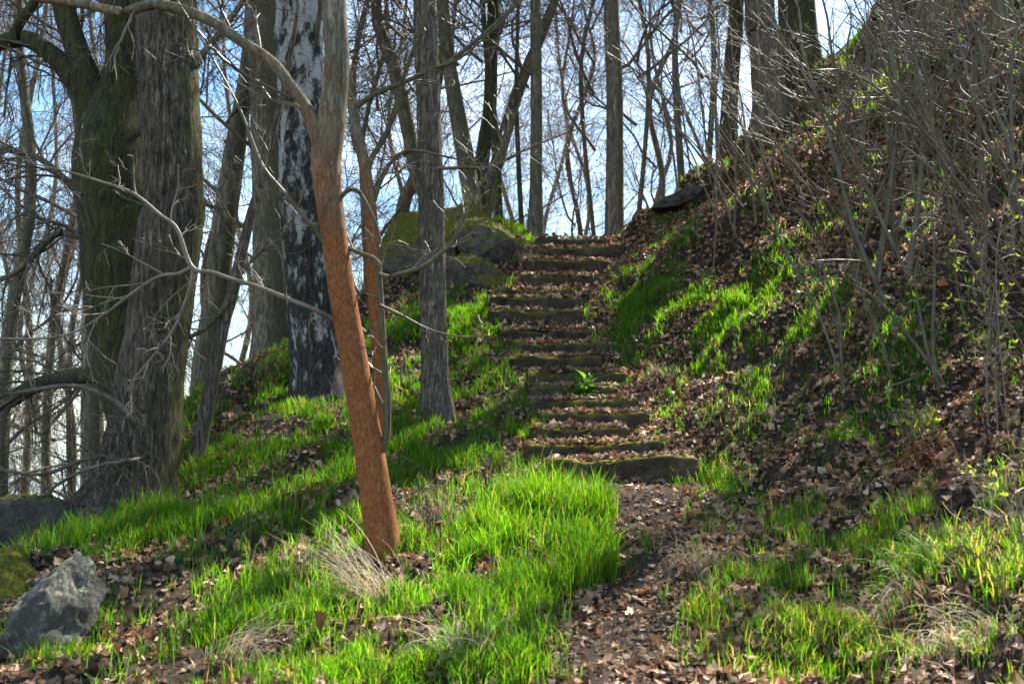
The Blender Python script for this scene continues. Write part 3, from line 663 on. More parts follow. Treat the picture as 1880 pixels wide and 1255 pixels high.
for k, (px, d, wpx, cr_, ln, lab) in enumerate(FAR):
    a = P(px, 627, d); hz = float(height_raw(np.array([[a[0]]]), np.array([[d]]))[0, 0])
    base = np.array((a[0], d, hz)); topz = P(px, -900, d)[2] if d < 26 else P(px, -350, d)[2]
    xs = (ln / F_PX) * d
    wob = [0.014 * d * math.sin(k * 3.1 + q * 2.3) for q in range(6)]; tz = topz - hz
    pts = np.array([(a[0], d, hz - 0.3), (a[0], d, hz)] + [(a[0] + xs * f_ + wob[q], d + wob[-1 - q], hz + tz * f_) for q, f_ in enumerate((0.25, 0.4, 0.55, 0.7, 1.0))])
    r0 = wpx / 2 / F_PX * d; rad = np.array((1.15, 1.05, 0.9, 0.75, 0.6, 0.45, 0.15)) * r0
    root = tree_root('far_tree', lab, 'tree', base, 'bare trees beyond the hill crest')
    obj('trunk', trunk_mesh('trunk', pts, rad, base, M['bark_back'], 12, 30, 0.01, 0.08, 0.15, 5, 60 + k), root)
    tz = topz - hz
    o = add_crown(root, base, pts[1:], cr_, min(tz * 0.9, 13.0), z0=tz * 0.06)

# ------------------------------------------------------------------ hazel shrubs and saplings on the right bank
def shrub(name, label, bx, by, tips, width=10, seed=0, twigs=12, tl=0.7, m='twig_sheen', spread=0.12, bud=0, group=None, dn=0.0):
    """tips: (px, py, depth change) each one a stem arching from the stool at pixel (bx, by)"""
    hit = G(bx, by); base = np.array(hit); gq = np.random.default_rng(seed)
    root = tree_root(name, label, 'shrub', base, group)
    allp = []; allr = []
    for k, tp_ in enumerate(tips):
        e = P(tp_[0], tp_[1], hit[1] + tp_[2]); a_ = base + np.append(gq.normal(size=2) * spread, -0.08)
        a_[2] = float(H(a_[0], a_[1])) - 0.06
        dv = e - a_; ln = np.linalg.norm(dv)
        side = norm(np.cross(dv, (0, 1, 0))) * gq.normal() * 0.06 * ln
        upb = np.array((0, 0, 1.0)) * ln * (0.13 + 0.08 * gq.random())
        ts = np.linspace(0, 1, 7)
        pts = np.array([a_ + dv * q + (side + upb) * 4 * q * (1 - q) * 0.7 + gq.normal(size=3) * 0.018 * (1 if 0 < q < 1 else 0) * ln / 2 for q in ts])
        r0 = (tp_[3] if len(tp_) > 3 else width) / 2 / F_PX * hit[1] * (0.55 + 0.4 * gq.random())
        rad = r0 * np.linspace(1, 0.28, 7)
        obj('stem', trunk_mesh('stem', pts, rad, base, M[m], 7, 20, 0, 0.1, seed=seed + k), root)
        q = resample(np.hstack((pts, rad[:, None])), 16); allp.append(q[:, :3]); allr.append(np.maximum(q[:, 3], 0.003))
    PP = np.array(allp); RR = np.array(allr)
    a1, r1 = spawn(PP, RR, twigs, 0.2, 1.0, (18, 50), tl, 8, 0.10, 0.25 - dn, 0.5, 0.4, seed + 50); r1 = np.clip(r1, 0.0022, 0.007)
    a2, r2 = spawn(a1, r1, 3, 0.2, 0.95, (25, 55), tl * 0.45, 5, 0.14, 0.2 - dn, 0.7, 0.5, seed + 51); r2 = np.maximum(r2, 0.0018)
    V, F = join([tubes(a1, r1, 4), tubes(a2, r2, 3)])
    obj('twigs', mesh('twigs', V - base, [F], M['twig_brown' if m == 'twig_sheen' else m]), root, kind='stuff')
    if bud:
        ends = np.vstack((a2[:, -1], a1[:, -1], a2[:, 2])); ends = ends[gq.permutation(len(ends))[:bud]]
        LV, LF, LC = leaf_cloud(ends, 0.028, gq, (0.20, 0.28, 0.02))
        obj('leaves', mesh('leaves', LV - base, [LF], M['fresh'], False, LC), root, kind='stuff')
    return root
def leaf_cloud(c0, size, gq, colr):
    """small folded fresh leaves, three per point"""
    c0 = np.repeat(c0, 3, 0); N = len(c0)
    d = norm(gq.normal(size=(N, 3)) + np.array((0, 0, 0.6))); s = norm(np.cross(d, gq.normal(size=(N, 3))))
    u = np.cross(d, s); sz = size * (0.6 + 0.8 * gq.random((N, 1)))
    V = np.stack((c0, c0 + d * sz * 0.5 + s * sz * 0.3 + u * sz * 0.1, c0 + d * sz * 1.15, c0 + d * sz * 0.5 - s * sz * 0.3 + u * sz * 0.1), 1).reshape(-1, 3)
    i = np.arange(N)[:, None] * 4
    F = np.vstack((i + np.array([[0, 1, 2]]), i + np.array([[0, 2, 3]])))
    C = np.repeat(np.array(colr)[None] * (0.7 + 0.6 * gq.random((N, 1))), 4, 0)
    return V, F, C

shrub('hazel_shrub', 'hazel clump with thick fanned stems in the middle of the bank', 1645, 525,
      [(1380, 20, 0.2), (1440, -40, 0.5), (1500, -120, 0.3, 14), (1545, -60, 0.8), (1590, -160, 0.2, 16), (1625, -60, 0.6, 14), (1655, -200, 0.4, 14), (1690, -60, 0.1), (1760, -120, 0.5), (1300, 130, -0.3, 8), (1420, 160, -0.6, 8), (1790, 60, -0.2)], 11, 701, 14, 0.8, 'twig_sheen', 0.16)
shrub('hazel_shrub', 'hazel clump at the right picture edge leaning across the bank', 1868, 470,
      [(1560, 20, -0.6), (1620, -60, -0.4), (1700, -100, 0), (1760, -40, 0.2, 14), (1810, -120, 0.3, 14), (1860, -160, 0, 14), (1480, 130, -0.9, 9), (1900, -100, 0.2), (1950, 0, 0)], 11, 702, 15, 0.9, 'twig_sheen', 0.18)
shrub('hazel_shrub', 'slender grey hazel rods high on the bank under the crest trunks', 1700, 190,
      [(1560, -60, 0.1), (1640, -150, 0.3), (1680, -120, 0), (1730, -200, 0.2), (1780, -150, 0.4), (1610, -20, -0.5)], 10, 703, 12, 0.8, 'twig_sheen', 0.2)
shrub('thorn_shrub', 'thin bare stems arching left over the upper stairs', 1352, 425,
      [(1030, -30, -0.3), (1090, 40, 0.2), (1160, -60, 0.4), (1210, -20, 0), (1260, -90, 0.3), (1130, 160, -0.5), (1300, -40, 0.5), (1205, 130, -0.2)], 5.5, 704, 13, 0.8, 'twig_sheen', 0.2)
shrub('thorn_shrub', 'fine bare shrub on the bank crest beside the rock ledge', 1285, 330,
      [(1150, 10, 0.3), (1190, -80, 0.2), (1235, -60, 0.4), (1270, -100, 0), (1105, 90, -0.2), (1310, -50, 0.3), (1340, 10, 0)], 5.5, 705, 13, 0.8, 'twig_sheen', 0.25)
shrub('thorn_shrub', 'bare shrub halfway up the bank with crossing pale stems', 1430, 400,
      [(1200, 40, -0.4), (1270, -20, -0.2), (1330, -80, 0.1), (1390, -100, 0.3), (1440, -60, 0.2), (1250, 200, -0.6), (1340, 150, -0.8)], 6, 706, 12, 0.8, 'twig_sheen', 0.25)
shrub('thorn_shrub', 'bare stems over the leaf litter right of the hazel clump', 1770, 330,
      [(1500, 60, -0.8), (1580, -40, -0.4), (1650, 20, -0.8), (1700, -100, 0), (1760, -60, 0.2), (1820, 0, 0), (1540, 180, -1.0)], 7, 707, 12, 0.8, 'twig_sheen', 0.25)
shrub('thorn_shrub', 'brown tangled shrub in the upper right corner of the bank', 1835, 240,
      [(1560, -20, -0.8), (1640, 60, -1.0), (1700, -60, -0.4), (1780, -120, 0), (1850, -100, 0), (1900, 0, -0.4), (1600, 170, -1.2), (1720, 40, -0.8), (1940, 60, 0)], 7, 715, 14, 0.9, 'twig_sheen', 0.25)
shrub('thorn_shrub', 'low bare shrub with rods crossing the middle bank', 1560, 330,
      [(1330, 40, -0.5), (1400, -20, -0.2), (1450, 60, -0.8), (1520, -80, 0), (1580, -60, 0), (1370, 200, -0.8), (1650, 20, -0.2)], 6, 716, 14, 0.8, 'twig_sheen', 0.25)
shrub('thorn_shrub', 'long whippy rods sprawling at the right edge below the hazel', 1890, 640,
      [(1560, 330, -0.6), (1620, 240, -0.4), (1700, 200, -0.2), (1780, 180, 0), (1480, 480, -0.8), (1660, 400, -0.7), (1840, 200, 0)], 6, 717, 12, 0.8, 'twig_sheen', 0.2)
shrub('sapling', 'single bent sapling rooted low on the bank left of the hazel', 1549, 725, [(1462, 490, -0.1), (1455, 380, 0), (1250, 110, 0.2)], 8, 708, 5, 0.5, 'twig_sheen', 0.02)
shrub('sapling', 'dark thin sapling standing below the hazel clump', 1733, 715, [(1695, 430, 0), (1700, 300, 0.2), (1480, 480, -0.4)], 8, 709, 5, 0.5, 'twig_dark', 0.02)
shrub('sapling', 'slim slanting sapling between the two bent saplings', 1640, 705, [(1540, 490, 0), (1480, 330, -0.2)], 6, 710, 5, 0.5, 'twig_sheen', 0.02)
shrub('budding_shrub', 'upright brown shoots with yellow-green buds at the right edge', 1850, 800,
      [(1840, 420, 0), (1862, 330, 0.1), (1805, 450, 0), (1885, 400, 0), (1775, 480, -0.1), (1830, 560, 0)], 5, 711, 8, 0.35, 'twig_pale', 0.12, 60)
shrub('budding_shrub', 'low spray of fresh yellow-green leaves above the dry brown heap', 1690, 850,
      [(1645, 760, -0.1), (1660, 770, 0), (1690, 775, 0), (1720, 800, 0)], 4, 712, 7, 0.22, 'twig_pale', 0.05, 55)
shrub('budding_shrub', 'arching pale branch over the grass in the lower right corner', 1880, 1130,
      [(1790, 930, -0.1), (1765, 1000, -0.2), (1850, 870, 0), (1800, 870, 0.1)], 6, 713, 7, 0.4, 'twig_pale', 0.05, 16)
shrub('leafing_bush', 'small sapling with fresh leaves above the mossy boulder', 895, 425,
      [(850, 340, 0), (875, 320, 0.2), (905, 340, 0), (925, 360, 0.1), (860, 370, -0.2)], 3, 714, 9, 0.35, 'twig_pale', 0.1, 90)

# ------------------------------------------------------------------ boulders
def boulder(name, label, px, py, d, size, m, seed, cuts=5, sink=0.3, rz=0.0, tilt=(0, 0), facets=0.90):
    """(px,py): where the middle of the boulder shows; size: half extents in metres"""
    import bmesh
    bm = bmesh.new(); bmesh.ops.create_icosphere(bm, subdivisions=6, radius=1.0)
    V = np.array([v.co for v in bm.verts]); F = np.array([[v.index for v in f.verts] for f in bm.faces]); bm.free()
    gq = np.random.default_rng(seed)
    for k in range(cuts + 9):
        nn = norm(gq.normal(size=3)); h = facets * (0.72 + 0.3 * gq.random()); dd = V @ nn
        V = V - np.maximum(dd - h, 0)[:, None] * nn * 0.97
    V = V * (1 + 0.10 * fbm(V * 1.5 + seed, 4, seed)[:, None]) 
    V = V * np.array(size)
    V = V + norm(V) * (0.06 * fbm(V * 4.0, 5, seed + 3, 0.6) + 0.03 * fbm(V * 15, 3, seed + 4))[:, None]
    Mx = Matrix.Rotation(rz, 3, 'Z') @ Matrix.Rotation(tilt[0], 3, 'Y') @ Matrix.Rotation(tilt[1], 3, 'X')
    V = V @ np.array(Mx).T
    ctr = P(px, py, d)
    base = np.array((ctr[0], ctr[1], ctr[2] + V[:, 2].min()))
    V = V + ctr - base
    return obj(name, mesh('boulder', V, [F], M[m]), None, base, label, 'boulder')
boulder('boulder', 'large dark boulder with mossy top behind the grey trunk', 775, 470, 15.4, (0.86, 0.75, 0.84), 'rock_moss', 11, tilt=(-0.35, 0))
boulder('boulder', 'low mossy rock bridging the large boulder and the moss dome', 862, 430, 15.9, (0.62, 0.55, 0.46), 'rock_moss', 15)
boulder('mossy_rock', 'domed rock thick with yellow-green moss beside the upper stairs', 893, 452, 15.0, (0.56, 0.52, 0.42), 'rock_moss', 12, tilt=(0.25, 0))
boulder('mossy_rock', 'lower mossy rock beside the grass left of the stairs', 873, 508, 14.4, (0.52, 0.45, 0.34), 'rock_moss', 13, tilt=(0.2, 0))
boulder('boulder', 'lichen-covered grey boulder in the lower left corner', 66, 1176, 6.0, (0.36, 0.40, 0.56), 'rock_lichen', 21, cuts=9, tilt=(0.35, -0.2), facets=0.62)
boulder('mossy_rock', 'rock with bright moss cap at the left picture edge', 0, 1080, 6.9, (0.25, 0.33, 0.30), 'rock_moss', 22)
boulder('boulder', 'dark boulder in shade at the foot of the massive tree', 66, 990, 8.6, (0.56, 0.5, 0.38), 'rock_dark', 23, tilt=(0.2, 0))
boulder('rock_ledge', 'flat rock ledge jutting from the bank crest right of the stairs head', 1262, 366, 15.8, (0.85, 0.7, 0.24), 'rock_dark', 24, tilt=(-0.25, 0), facets=0.75)

# ------------------------------------------------------------------ grass
BL = [
    (1040, 440, .5, .4, 1.2, .12),  # px, py, radius x, radius y (m), weight, blade height
    (1010, 985, .42, .8, 2.6, .28), (1075, 960, .22, .55, 2.8, .30), (1090, 1060, .22, .45, 2.2, .24), (900, 1010, .6, .6, .8, .15), (770, 1080, .7, .5, .7, .14), (600, 1150, .6, .4, .75, .16), (480, 1130, .4, .3, 1.4, .2),
    (350, 960, .9, .5, .6, .16), (200, 985, .7, .5, 1.8, .22), (400, 1090, .7, .4, .35, .14), (250, 1180, .7, .35, .55, .15), (560, 800, .9, .8, 1.1, .14), (760, 830, .6, .8, 1.5, .15), (870, 760, .6, .5, .8, .13),
    (960, 800, .5, .5, .9, .13), (870, 610, .55, .8, 2.0, .15), (740, 600, .6, .5, 1.6, .15), (965, 440, .4, .6, 1.8, .15), (450, 860, .7, .7, .5, .15), (700, 720, .5, .4, .5, .13), (500, 690, .9, .8, 1.0, .14),
    (1190, 540, .3, .9, 1.0, .13), (1270, 580, .5, .8, .8, .13), (1170, 600, .2, .4, 1.4, .15), (1420, 660, .8, .6, .55, .13), (1310, 900, .22, .3, 1.5, .15), (1460, 965, .2, .2, 1.8, .16), (1590, 1000, .5, .35, 1.4, .15),
    (1750, 1000, .6, .35, 1.6, .16), (1860, 1040, .4, .4, 1.6, .17), (1350, 1110, .35, .35, .8, .12), (1600, 1180, .5, .3, .8, .12), (1800, 1190, .5, .3, .8, .12), (900, 1220, .5, .3, 1.2, .14), (970, 1215, .2, .25, 1.6, .2), (700, 1230, .6, .3, .9, .13),
    (1560, 85, .6, .4, 1.2, .15), (1650, 150, .3, .3, .9, .16), (1520, 640, .7, .6, .55, .12), (1420, 490, .5, .5, .6, .13), (1660, 660, .5, .4, .5, .12), (1340, 480, .4, .6, .6, .12), (1230, 430, .4, .5, .6, .12), (1700, 330, .5, .5, .4, .12), (1590, 200, .4, .4, .5, .14),
    (1170, 870, .2, .1, .8, .12), (1260, 760, .3, .3, .35, .1), (950, 1130, .4, .4, 1.0, .16), (1310, 985, .2, .3, .9, .13), (1300, 1140, .2, .3, 1.0, .13), (1420, 1090, .3, .3, .8, .12), (1480, 1220, .4, .2, .8, .11), (706, 1008, .16, .12, 2.5, .13), (804, 768, .16, .14, 2.5, .13), (250, 930, .5, .2, 1.5, .15), (1210, 480, .3, .5, .9, .13), (1300, 640, .4, .4, .8, .13), (1150, 520, .15, .5, 1.0, .13), (1560, 780, .3, .3, .8, .13), (1380, 560, .5, .5, .7, .13), (1250, 500, .3, .5, .8, .13), (1480, 820, .3, .3, .7, .12), (620, 980, .4, .3, .6, .15)]
cen = [(G(b_[0], b_[1]), b_) for b_ in BL]
def grass_density(x, y):
    dn = np.full(x.shape, 0.10); hs = np.full(x.shape, 0.012)
    for (q, b_) in cen:
        e = b_[4] * np.exp(-((x - q[0]) / b_[2]) ** 2 - ((y - q[1]) / b_[3]) ** 2)
        dn = dn + e; hs = hs + e * b_[5]
    xc, zc, hw = way(y)
    u = np.abs(x - xc) / hw
    clear = np.clip((u - np.where(x < xc, 0.62, 0.75)) / 0.35, np.where(y > 14.8, 0.3, 0.03), 1)
    patch = np.clip(0.44 + 2.7 * fbm(np.stack((x, y, 0 * x), -1) * 3.1, 4, 41, 0.7), 0.02, 1.4)
    return dn * clear * patch, hs / dn
NT = 290000
tx = rng.uniform(-6.5, 8.5, NT); ty = rng.uniform(3.2, 19.0, NT)
dn, hb = grass_density(tx, ty)
keep = rng.random(NT) < np.clip(dn * 0.42, 0, 1)
inview = np.abs(tx) < ty * 0.56 + 0.8
keep &= inview
tx, ty, dn, hb = tx[keep], ty[keep], dn[keep], hb[keep]
nb = 9
cx_ = np.repeat(tx, nb) + rng.normal(size=len(tx) * nb) * 0.032; cy_ = np.repeat(ty, nb) + rng.normal(size=len(tx) * nb) * 0.032
hh = 1.08 * np.repeat(hb, nb) * (0.45 + 0.75 * rng.random(len(cx_))) * np.repeat(0.75 + 0.5 * rng.random(len(tx)), nb)
print('grass blades', len(cx_))
N = len(cx_)
az = rng.uniform(0, 2 * np.pi, N); ld = np.stack((np.cos(az), np.sin(az), np.zeros(N)), 1)
lean = rng.random(N) * 0.55 + 0.08
b0 = np.stack((cx_, cy_, H(cx_, cy_) - 0.012), 1)
wd = np.where(cy_ > 11, 0.0048, 0.0036) * (0.7 + 0.6 * rng.random(N))
fa = rng.uniform(0, 2 * np.pi, N); sd = np.stack((np.cos(fa), np.sin(fa), np.zeros(N)), 1)
up = np.array((0, 0, 1.0))
mid = b0 + up * (hh * 0.55)[:, None] + ld * (hh * lean * 0.3)[:, None]
tip = b0 + up * (hh * (1 - 0.35 * lean))[:, None] + ld * (hh * lean)[:, None]
V = np.stack((b0 - sd * wd[:, None], b0 + sd * wd[:, None], mid + sd * wd[:, None] * 0.85, mid - sd * wd[:, None] * 0.85, tip), 1).reshape(-1, 3)
i = np.arange(N)[:, None] * 5
cl = np.array((0.068, 0.185, 0.011)) * (0.6 + 0.7 * rng.random((N, 1))) * np.repeat(0.55 + 0.8 * rng.random((len(tx), 1)), nb, 0) + np.array((0.05, 0.03, 0.0)) * np.maximum(rng.normal(size=(N, 1)), 0) * 0.8
xq, _, hq = way(cy_)
dry = rng.random(N) < np.where((cx_ > xq) & (cy_ < 7.6), 0.22, 0.06); cl[dry] = np.array((0.30, 0.24, 0.12)) * (0.6 + 0.6 * rng.random((dry.sum(), 1)))
obj('grass', mesh('grass', V, [i + np.array([[0, 1, 2, 3]]), i + np.array([[3, 2, 4]])], M['grass'], True, np.repeat(cl, 5, 0)), None, (0, 0, 0), 'fresh green spring grass growing in tufts on the slopes', 'grass', kind='stuff')

# ------------------------------------------------------------------ dead leaves
def slab_top(x, y):
    z = np.full(x.shape, -99.0)
    for A_, B_, dd in SLABS:
        u = (x - A_[0]) / (B_[0] - A_[0]); yy = A_[1] + (B_[1] - A_[1]) * u
        on = (u > 0) & (u < 1) & (y > yy + 0.02) & (y < yy + dd)
        z = np.where(on, A_[2] + (B_[2] - A_[2]) * u, z)
    return z
OUT = np.array([(0, 0), (0.16, 0.30), (0.42, 0.36), (0.50, 0.56), (0.28, 0.62), (0.30, 0.86), (0.0, 1.15)])     # half outline of a lobed leaf
def leaf_shape(gq, n, size, fold, curl):
    """n curled lobed leaves -> (n,12,3) verts with the midrib shared, local frame: along y, normal z"""
    half = OUT[1:-1]; k = len(half)
    L_ = np.zeros((n, 2 + 2 * k, 3)); L_[:, 0, :2] = OUT[0]; L_[:, 1, :2] = OUT[-1]
    jit = 1 + 0.25 * gq.normal(size=(n, k))
    L_[:, 2:2 + k, 0] = half[:, 0] * jit; L_[:, 2:2 + k, 1] = half[:, 1]
    jit = 1 + 0.25 * gq.normal(size=(n, k))
    L_[:, 2 + k:, 0] = -half[:, 0] * jit; L_[:, 2 + k:, 1] = half[:, 1]
    L_[:, :, 0] *= 0.6 + 0.6 * gq.random((n, 1)); L_[:, :, 1] -= 0.55
    L_[:, :, 2] = np.abs(L_[:, :, 0]) * fold[:, None] + (L_[:, :, 1] ** 2) * curl[:, None] + gq.normal(size=L_.shape[:2]) * 0.05
    return L_ * size[:, None, None]
k = 5
rt = [0] + list(range(2, 2 + k)) + [1]; lt = [0] + list(range(2 + k, 2 + 2 * k)) + [1]
LT = np.array([(0, rt[j], rt[j + 1]) for j in range(1, k + 1)] + [(0, lt[j + 1], lt[j]) for j in range(1, k + 1)])
def palette(gq, n):
    base = np.array([(0.22, 0.125, 0.07), (0.16, 0.09, 0.055), (0.30, 0.20, 0.13), (0.10, 0.06, 0.04), (0.40, 0.28, 0.18), (0.27, 0.13, 0.06), (0.47, 0.37, 0.26)])
    return base[gq.choice(7, n, p=(.18, .17, .2, .16, .14, .04, .11))] * (0.7 + 0.9 * gq.random((n, 1))) * np.array((1.03, 0.95, 0.82))
def frames(gq, nrm, tilt):
    n = len(nrm); zz = norm(nrm + gq.normal(size=(n, 3)) * tilt[:, None]); yy = norm(np.cross(zz, gq.normal(size=(n, 3)))); xx = np.cross(yy, zz)
    return xx, yy, zz
NLF = 265000
lx = rng.uniform(-6.0, 8.0, NLF); ly = rng.uniform(3.6, 18.0, NLF)
xc, zc, hw = way(ly); dn, _ = grass_density(lx, ly)
side = (lx - xc) / hw
pr = np.where(np.abs(side) < 1.2, 1.0, np.where(lx > xc, np.where(lx - xc - hw < 0.9, 1.0, 0.76), 0.42)) * np.clip(1.1 - 0.4 * dn, 0.15, 1)
pr = pr * np.clip(0.75 + 0.9 * fbm(np.stack((lx, ly, 0 * lx), -1) * 1.7, 3, 61), 0.15, 1.2)
top = slab_top(lx, ly); onslab = top > -90
pr = np.where(onslab, pr * 0.8, pr)
keep = (rng.random(NLF) < pr) & (np.abs(lx) < ly * 0.55 + 0.6)
lx, ly, top = lx[keep], ly[keep], top[keep]
N = len(lx); print('litter leaves', N)
zz0 = np.maximum(H(lx, ly), top) + 0.012 + 0.02 * rng.random(N)
size = (0.025 + 0.045 * rng.random(N) ** 1.5) * np.where(ly > 12, 1.15, 1.0) * np.where((np.abs(side[keep]) < 0.9) & (ly < 8.5), 0.72, 1.0)
LV = leaf_shape(rng, N, size, rng.normal(size=N) * 0.75, rng.normal(size=N) * 1.0)
xx, yy, zz = frames(rng, Hn(lx, ly), 0.15 + 0.6 * rng.random(N))
W = np.stack((lx, ly, zz0), 1)[:, None] + LV[..., :1] * xx[:, None] + LV[..., 1:2] * yy[:, None] + LV[..., 2:] * zz[:, None]
F = (np.arange(N)[:, None, None] * 12 + LT[None]).reshape(-1, 3)
obj('leaf_litter', mesh('leaf_litter', W.reshape(-1, 3), [F], M['litter'], False, np.repeat(palette(rng, N), 12, 0)), None, (0, 0, 0), 'dry brown dead leaves strewn over path, stairs and bank', 'dead leaves', kind='stuff')
# the largest loose leaves one by one
kinds = []
BIG = np.array([(.03, .06), (.16, .02), (.34, .10), (.24, .22), (.46, .30), (.56, .48), (.36, .46), (.25, .52), (.34, .72), (.20, .74), (.13, .90), (.04, 1.02)])
def big_leaf(gq):
    n_ = len(BIG); V = [(0, 0, 0), (0, 0.35, 0), (0, 0.7, 0), (0, 1.12, 0)]
    for sg in (1, -1):
        for q_ in BIG: V.append((sg * q_[0] * (1 + 0.15 * gq.normal()), q_[1] + 0.03 * gq.normal(), 0))
    V = np.array(V); V[:, 1] -= 0.5
    f_, c_, w_ = gq.normal() * 0.45, gq.normal() * 0.5, gq.random() * 6.28
    V[:, 2] = np.abs(V[:, 0]) * f_ + c_ * V[:, 1] ** 2 + 0.10 * np.sin(V[:, 0] * 7 + V[:, 1] * 5 + w_) + 0.03 * gq.normal(size=len(V))
    F = []; mid_ = lambda y: 0 if y < 0.2 else (1 if y < 0.5 else (2 if y < 0.8 else 3))
    for sg, o_ in ((1, 4), (-1, 4 + n_)):
        ring = list(range(o_, o_ + n_)); last = 0
        for a_, b_ in zip(ring[:-1], ring[1:]):
            m_ = mid_(BIG[b_ - o_][1])
            if m_ != last: F.append((last, a_, m_)[::sg]); last = m_
            F.append((last, a_, b_)[::sg])
    return V, np.array(F)
for q in range(12):
    lv, lf_ = big_leaf(rng)
    kinds.append(mesh('fallen_leaf', lv, [lf_], M['litter'], True, np.repeat(palette(rng, 1) * 1.2, len(lv), 0)))
cnt = 0
while cnt < 290:
    y = rng.uniform(4.6, 10.5); x = rng.uniform(-2.6, 4.2)
    xc_, _, hw_ = way(y); d_, _ = grass_density(np.array([x]), np.array([y]))
    if abs(x) > y * 0.5 or d_[0] > 0.5 or (x < xc_ - hw_ and rng.random() < 0.7): continue
    tz = slab_top(np.array([x]), np.array([y]))[0]
    nn = Hn(np.array([x]), np.array([y])); a_, b_, c_ = frames(rng, nn, np.array([0.35]))
    s = 0.07 + 0.05 * rng.random()
    o = bpy.data.objects.new('fallen_leaf', kinds[cnt % 12]); COL.objects.link(o); o.parent = ground
    mw = Matrix.Identity(4)
    for r in range(3): mw[r][0], mw[r][1], mw[r][2] = a_[0][r] * s, b_[0][r] * s, c_[0][r] * s
    mw[0][3], mw[1][3], mw[2][3] = x, y, max(float(H(x, y)), tz) + 0.035
    o.matrix_local = mw; cnt += 1

# ------------------------------------------------------------------ tufts of dry grass and small plants
def tuft(name, label, px, py, n, ln, lean, az0, azs, colr, m, seed, wdt=0.0022, cat='grass tuft', spread=0.08):
    gq = np.random.default_rng(seed); q = G(px, py); base = np.array(q)
    x = gq.normal(size=n) * spread; y = gq.normal(size=n) * spread
    p0 = np.stack((base[0] + x, base[1] + y, H(base[0] + x, base[1] + y) - 0.01), 1)
    az = az0 + gq.normal(size=n) * azs; l = ln * (0.4 + 0.8 * gq.random(n)); le = lean * (0.6 + 0.8 * gq.random(n))
    hd = np.stack((np.cos(az), np.sin(az), np.zeros(n)), 1); K_ = 8; pts = []; p = p0; pit = np.radians(78) - 0.3 * gq.random(n)
    for k_ in range(K_):
        pts.append(p); dv = hd * np.cos(pit)[:, None] + up * np.sin(pit)[:, None]
        p = p + dv * (l / (K_ - 1))[:, None]; pit = pit - le * (0.35 + 0.35 * gq.random(n))
    pts = np.stack(pts, 1); ww = wdt * np.linspace(1, 0.3, K_)[None, :, None] * (0.7 + 0.6 * gq.random((n, 1, 1)))
    sd_ = norm(np.cross(hd, up) + gq.normal(size=(n, 3)) * 0.4)[:, None]
    V = np.stack((pts - sd_ * ww, pts + sd_ * ww), 2)
    # never under the soil
    V[..., 2] = np.maximum(V[..., 2], H(V[..., 0], V[..., 1]) - 0.01)
    ix = np.arange(n * K_ * 2).reshape(n, K_, 2)
    F = np.stack((ix[:, :-1, 0], ix[:, :-1, 1], ix[:, 1:, 1], ix[:, 1:, 0]), -1).reshape(-1, 4)
    C = np.repeat(np.array(colr)[None] * (0.65 + 0.6 * gq.random((n, 1))), K_ * 2, 0)
    return obj(name, mesh('tuft', V.reshape(-1, 3) - base, [F], M[m], True, C), None, base, label, cat)
ST = (0.44, 0.36, 0.23); PI = math.pi
tuft('dry_grass_tuft', 'pale dry grass arching left below the leaning orange tree', 690, 1125, 150, 0.62, 0.36, PI * 0.95, 0.5, ST, 'straw', 1, 0.0026)
tuft('dry_grass_tuft', 'curled straw tuft at the bottom edge left of the path', 860, 1225, 60, 0.42, 0.55, PI * 0.8, 1.2, ST, 'straw', 2, 0.003)
tuft('dry_grass_tuft', 'hanging brown tuft under the grass edge right of the orange trunk', 800, 965, 110, 0.4, 0.6, -PI / 2, 0.5, (0.26, 0.2, 0.14), 'straw', 3, 0.0022, spread=0.1)
tuft('dry_grass_tuft', 'matted straw tuft right of the path near the bank foot', 1290, 1055, 130, 0.4, 0.6, -PI * 0.7, 0.7, (0.32, 0.25, 0.15), 'straw', 4, spread=0.1)
tuft('dry_grass_tuft', 'flattened straw mat amid grass in the lower right', 1650, 1120, 170, 0.42, 0.65, PI * 1.1, 0.8, (0.36, 0.28, 0.16), 'straw', 5, spread=0.12)
tuft('dry_grass_tuft', 'curled straw heap near the lower right corner', 1760, 1190, 150, 0.4, 0.7, PI, 1.2, ST, 'straw', 6, spread=0.12)
tuft('dry_grass_tuft', 'rust-brown dry heap below the fresh yellow-green leaves', 1700, 870, 220, 0.3, 0.5, -PI / 2, 1.0, (0.24, 0.10, 0.045), 'straw', 7, 0.003, spread=0.11)
tuft('dry_grass_tuft', 'dry tuft hanging beside the mossy dome at the stairs', 955, 488, 70, 0.5, 0.6, -PI / 2, 0.6, (0.34, 0.27, 0.17), 'straw', 8, 0.003)
tuft('dry_grass_tuft', 'dry tuft on the bank halfway right of the stairs', 1205, 690, 90, 0.35, 0.6, -PI * 0.6, 0.6, (0.32, 0.25, 0.15), 'straw', 9)
tuft('dry_grass_tuft', 'brown tuft overhanging the left slope by the birch foot', 500, 690, 120, 0.5, 0.6, -PI / 2, 0.8, (0.24, 0.18, 0.12), 'straw', 10, 0.003, spread=0.15)
tuft('dry_grass_tuft', 'pale straw fan in the lower left beneath the grass', 420, 1215, 90, 0.45, 0.45, 0.2, 0.8, ST, 'straw', 11)
tuft('green_tuft', 'broad dark green blades at the bottom edge beside the path', 965, 1240, 22, 0.34, 0.12, PI / 2, 2.0, (0.03, 0.10, 0.012), 'grass', 12, 0.007, spread=0.04)
tuft('green_tuft', 'bluish green arching tuft in the lower right grass', 1690, 1075, 60, 0.34, 0.42, PI, 0.9, (0.06, 0.15, 0.05), 'grass', 13, 0.004, spread=0.05)

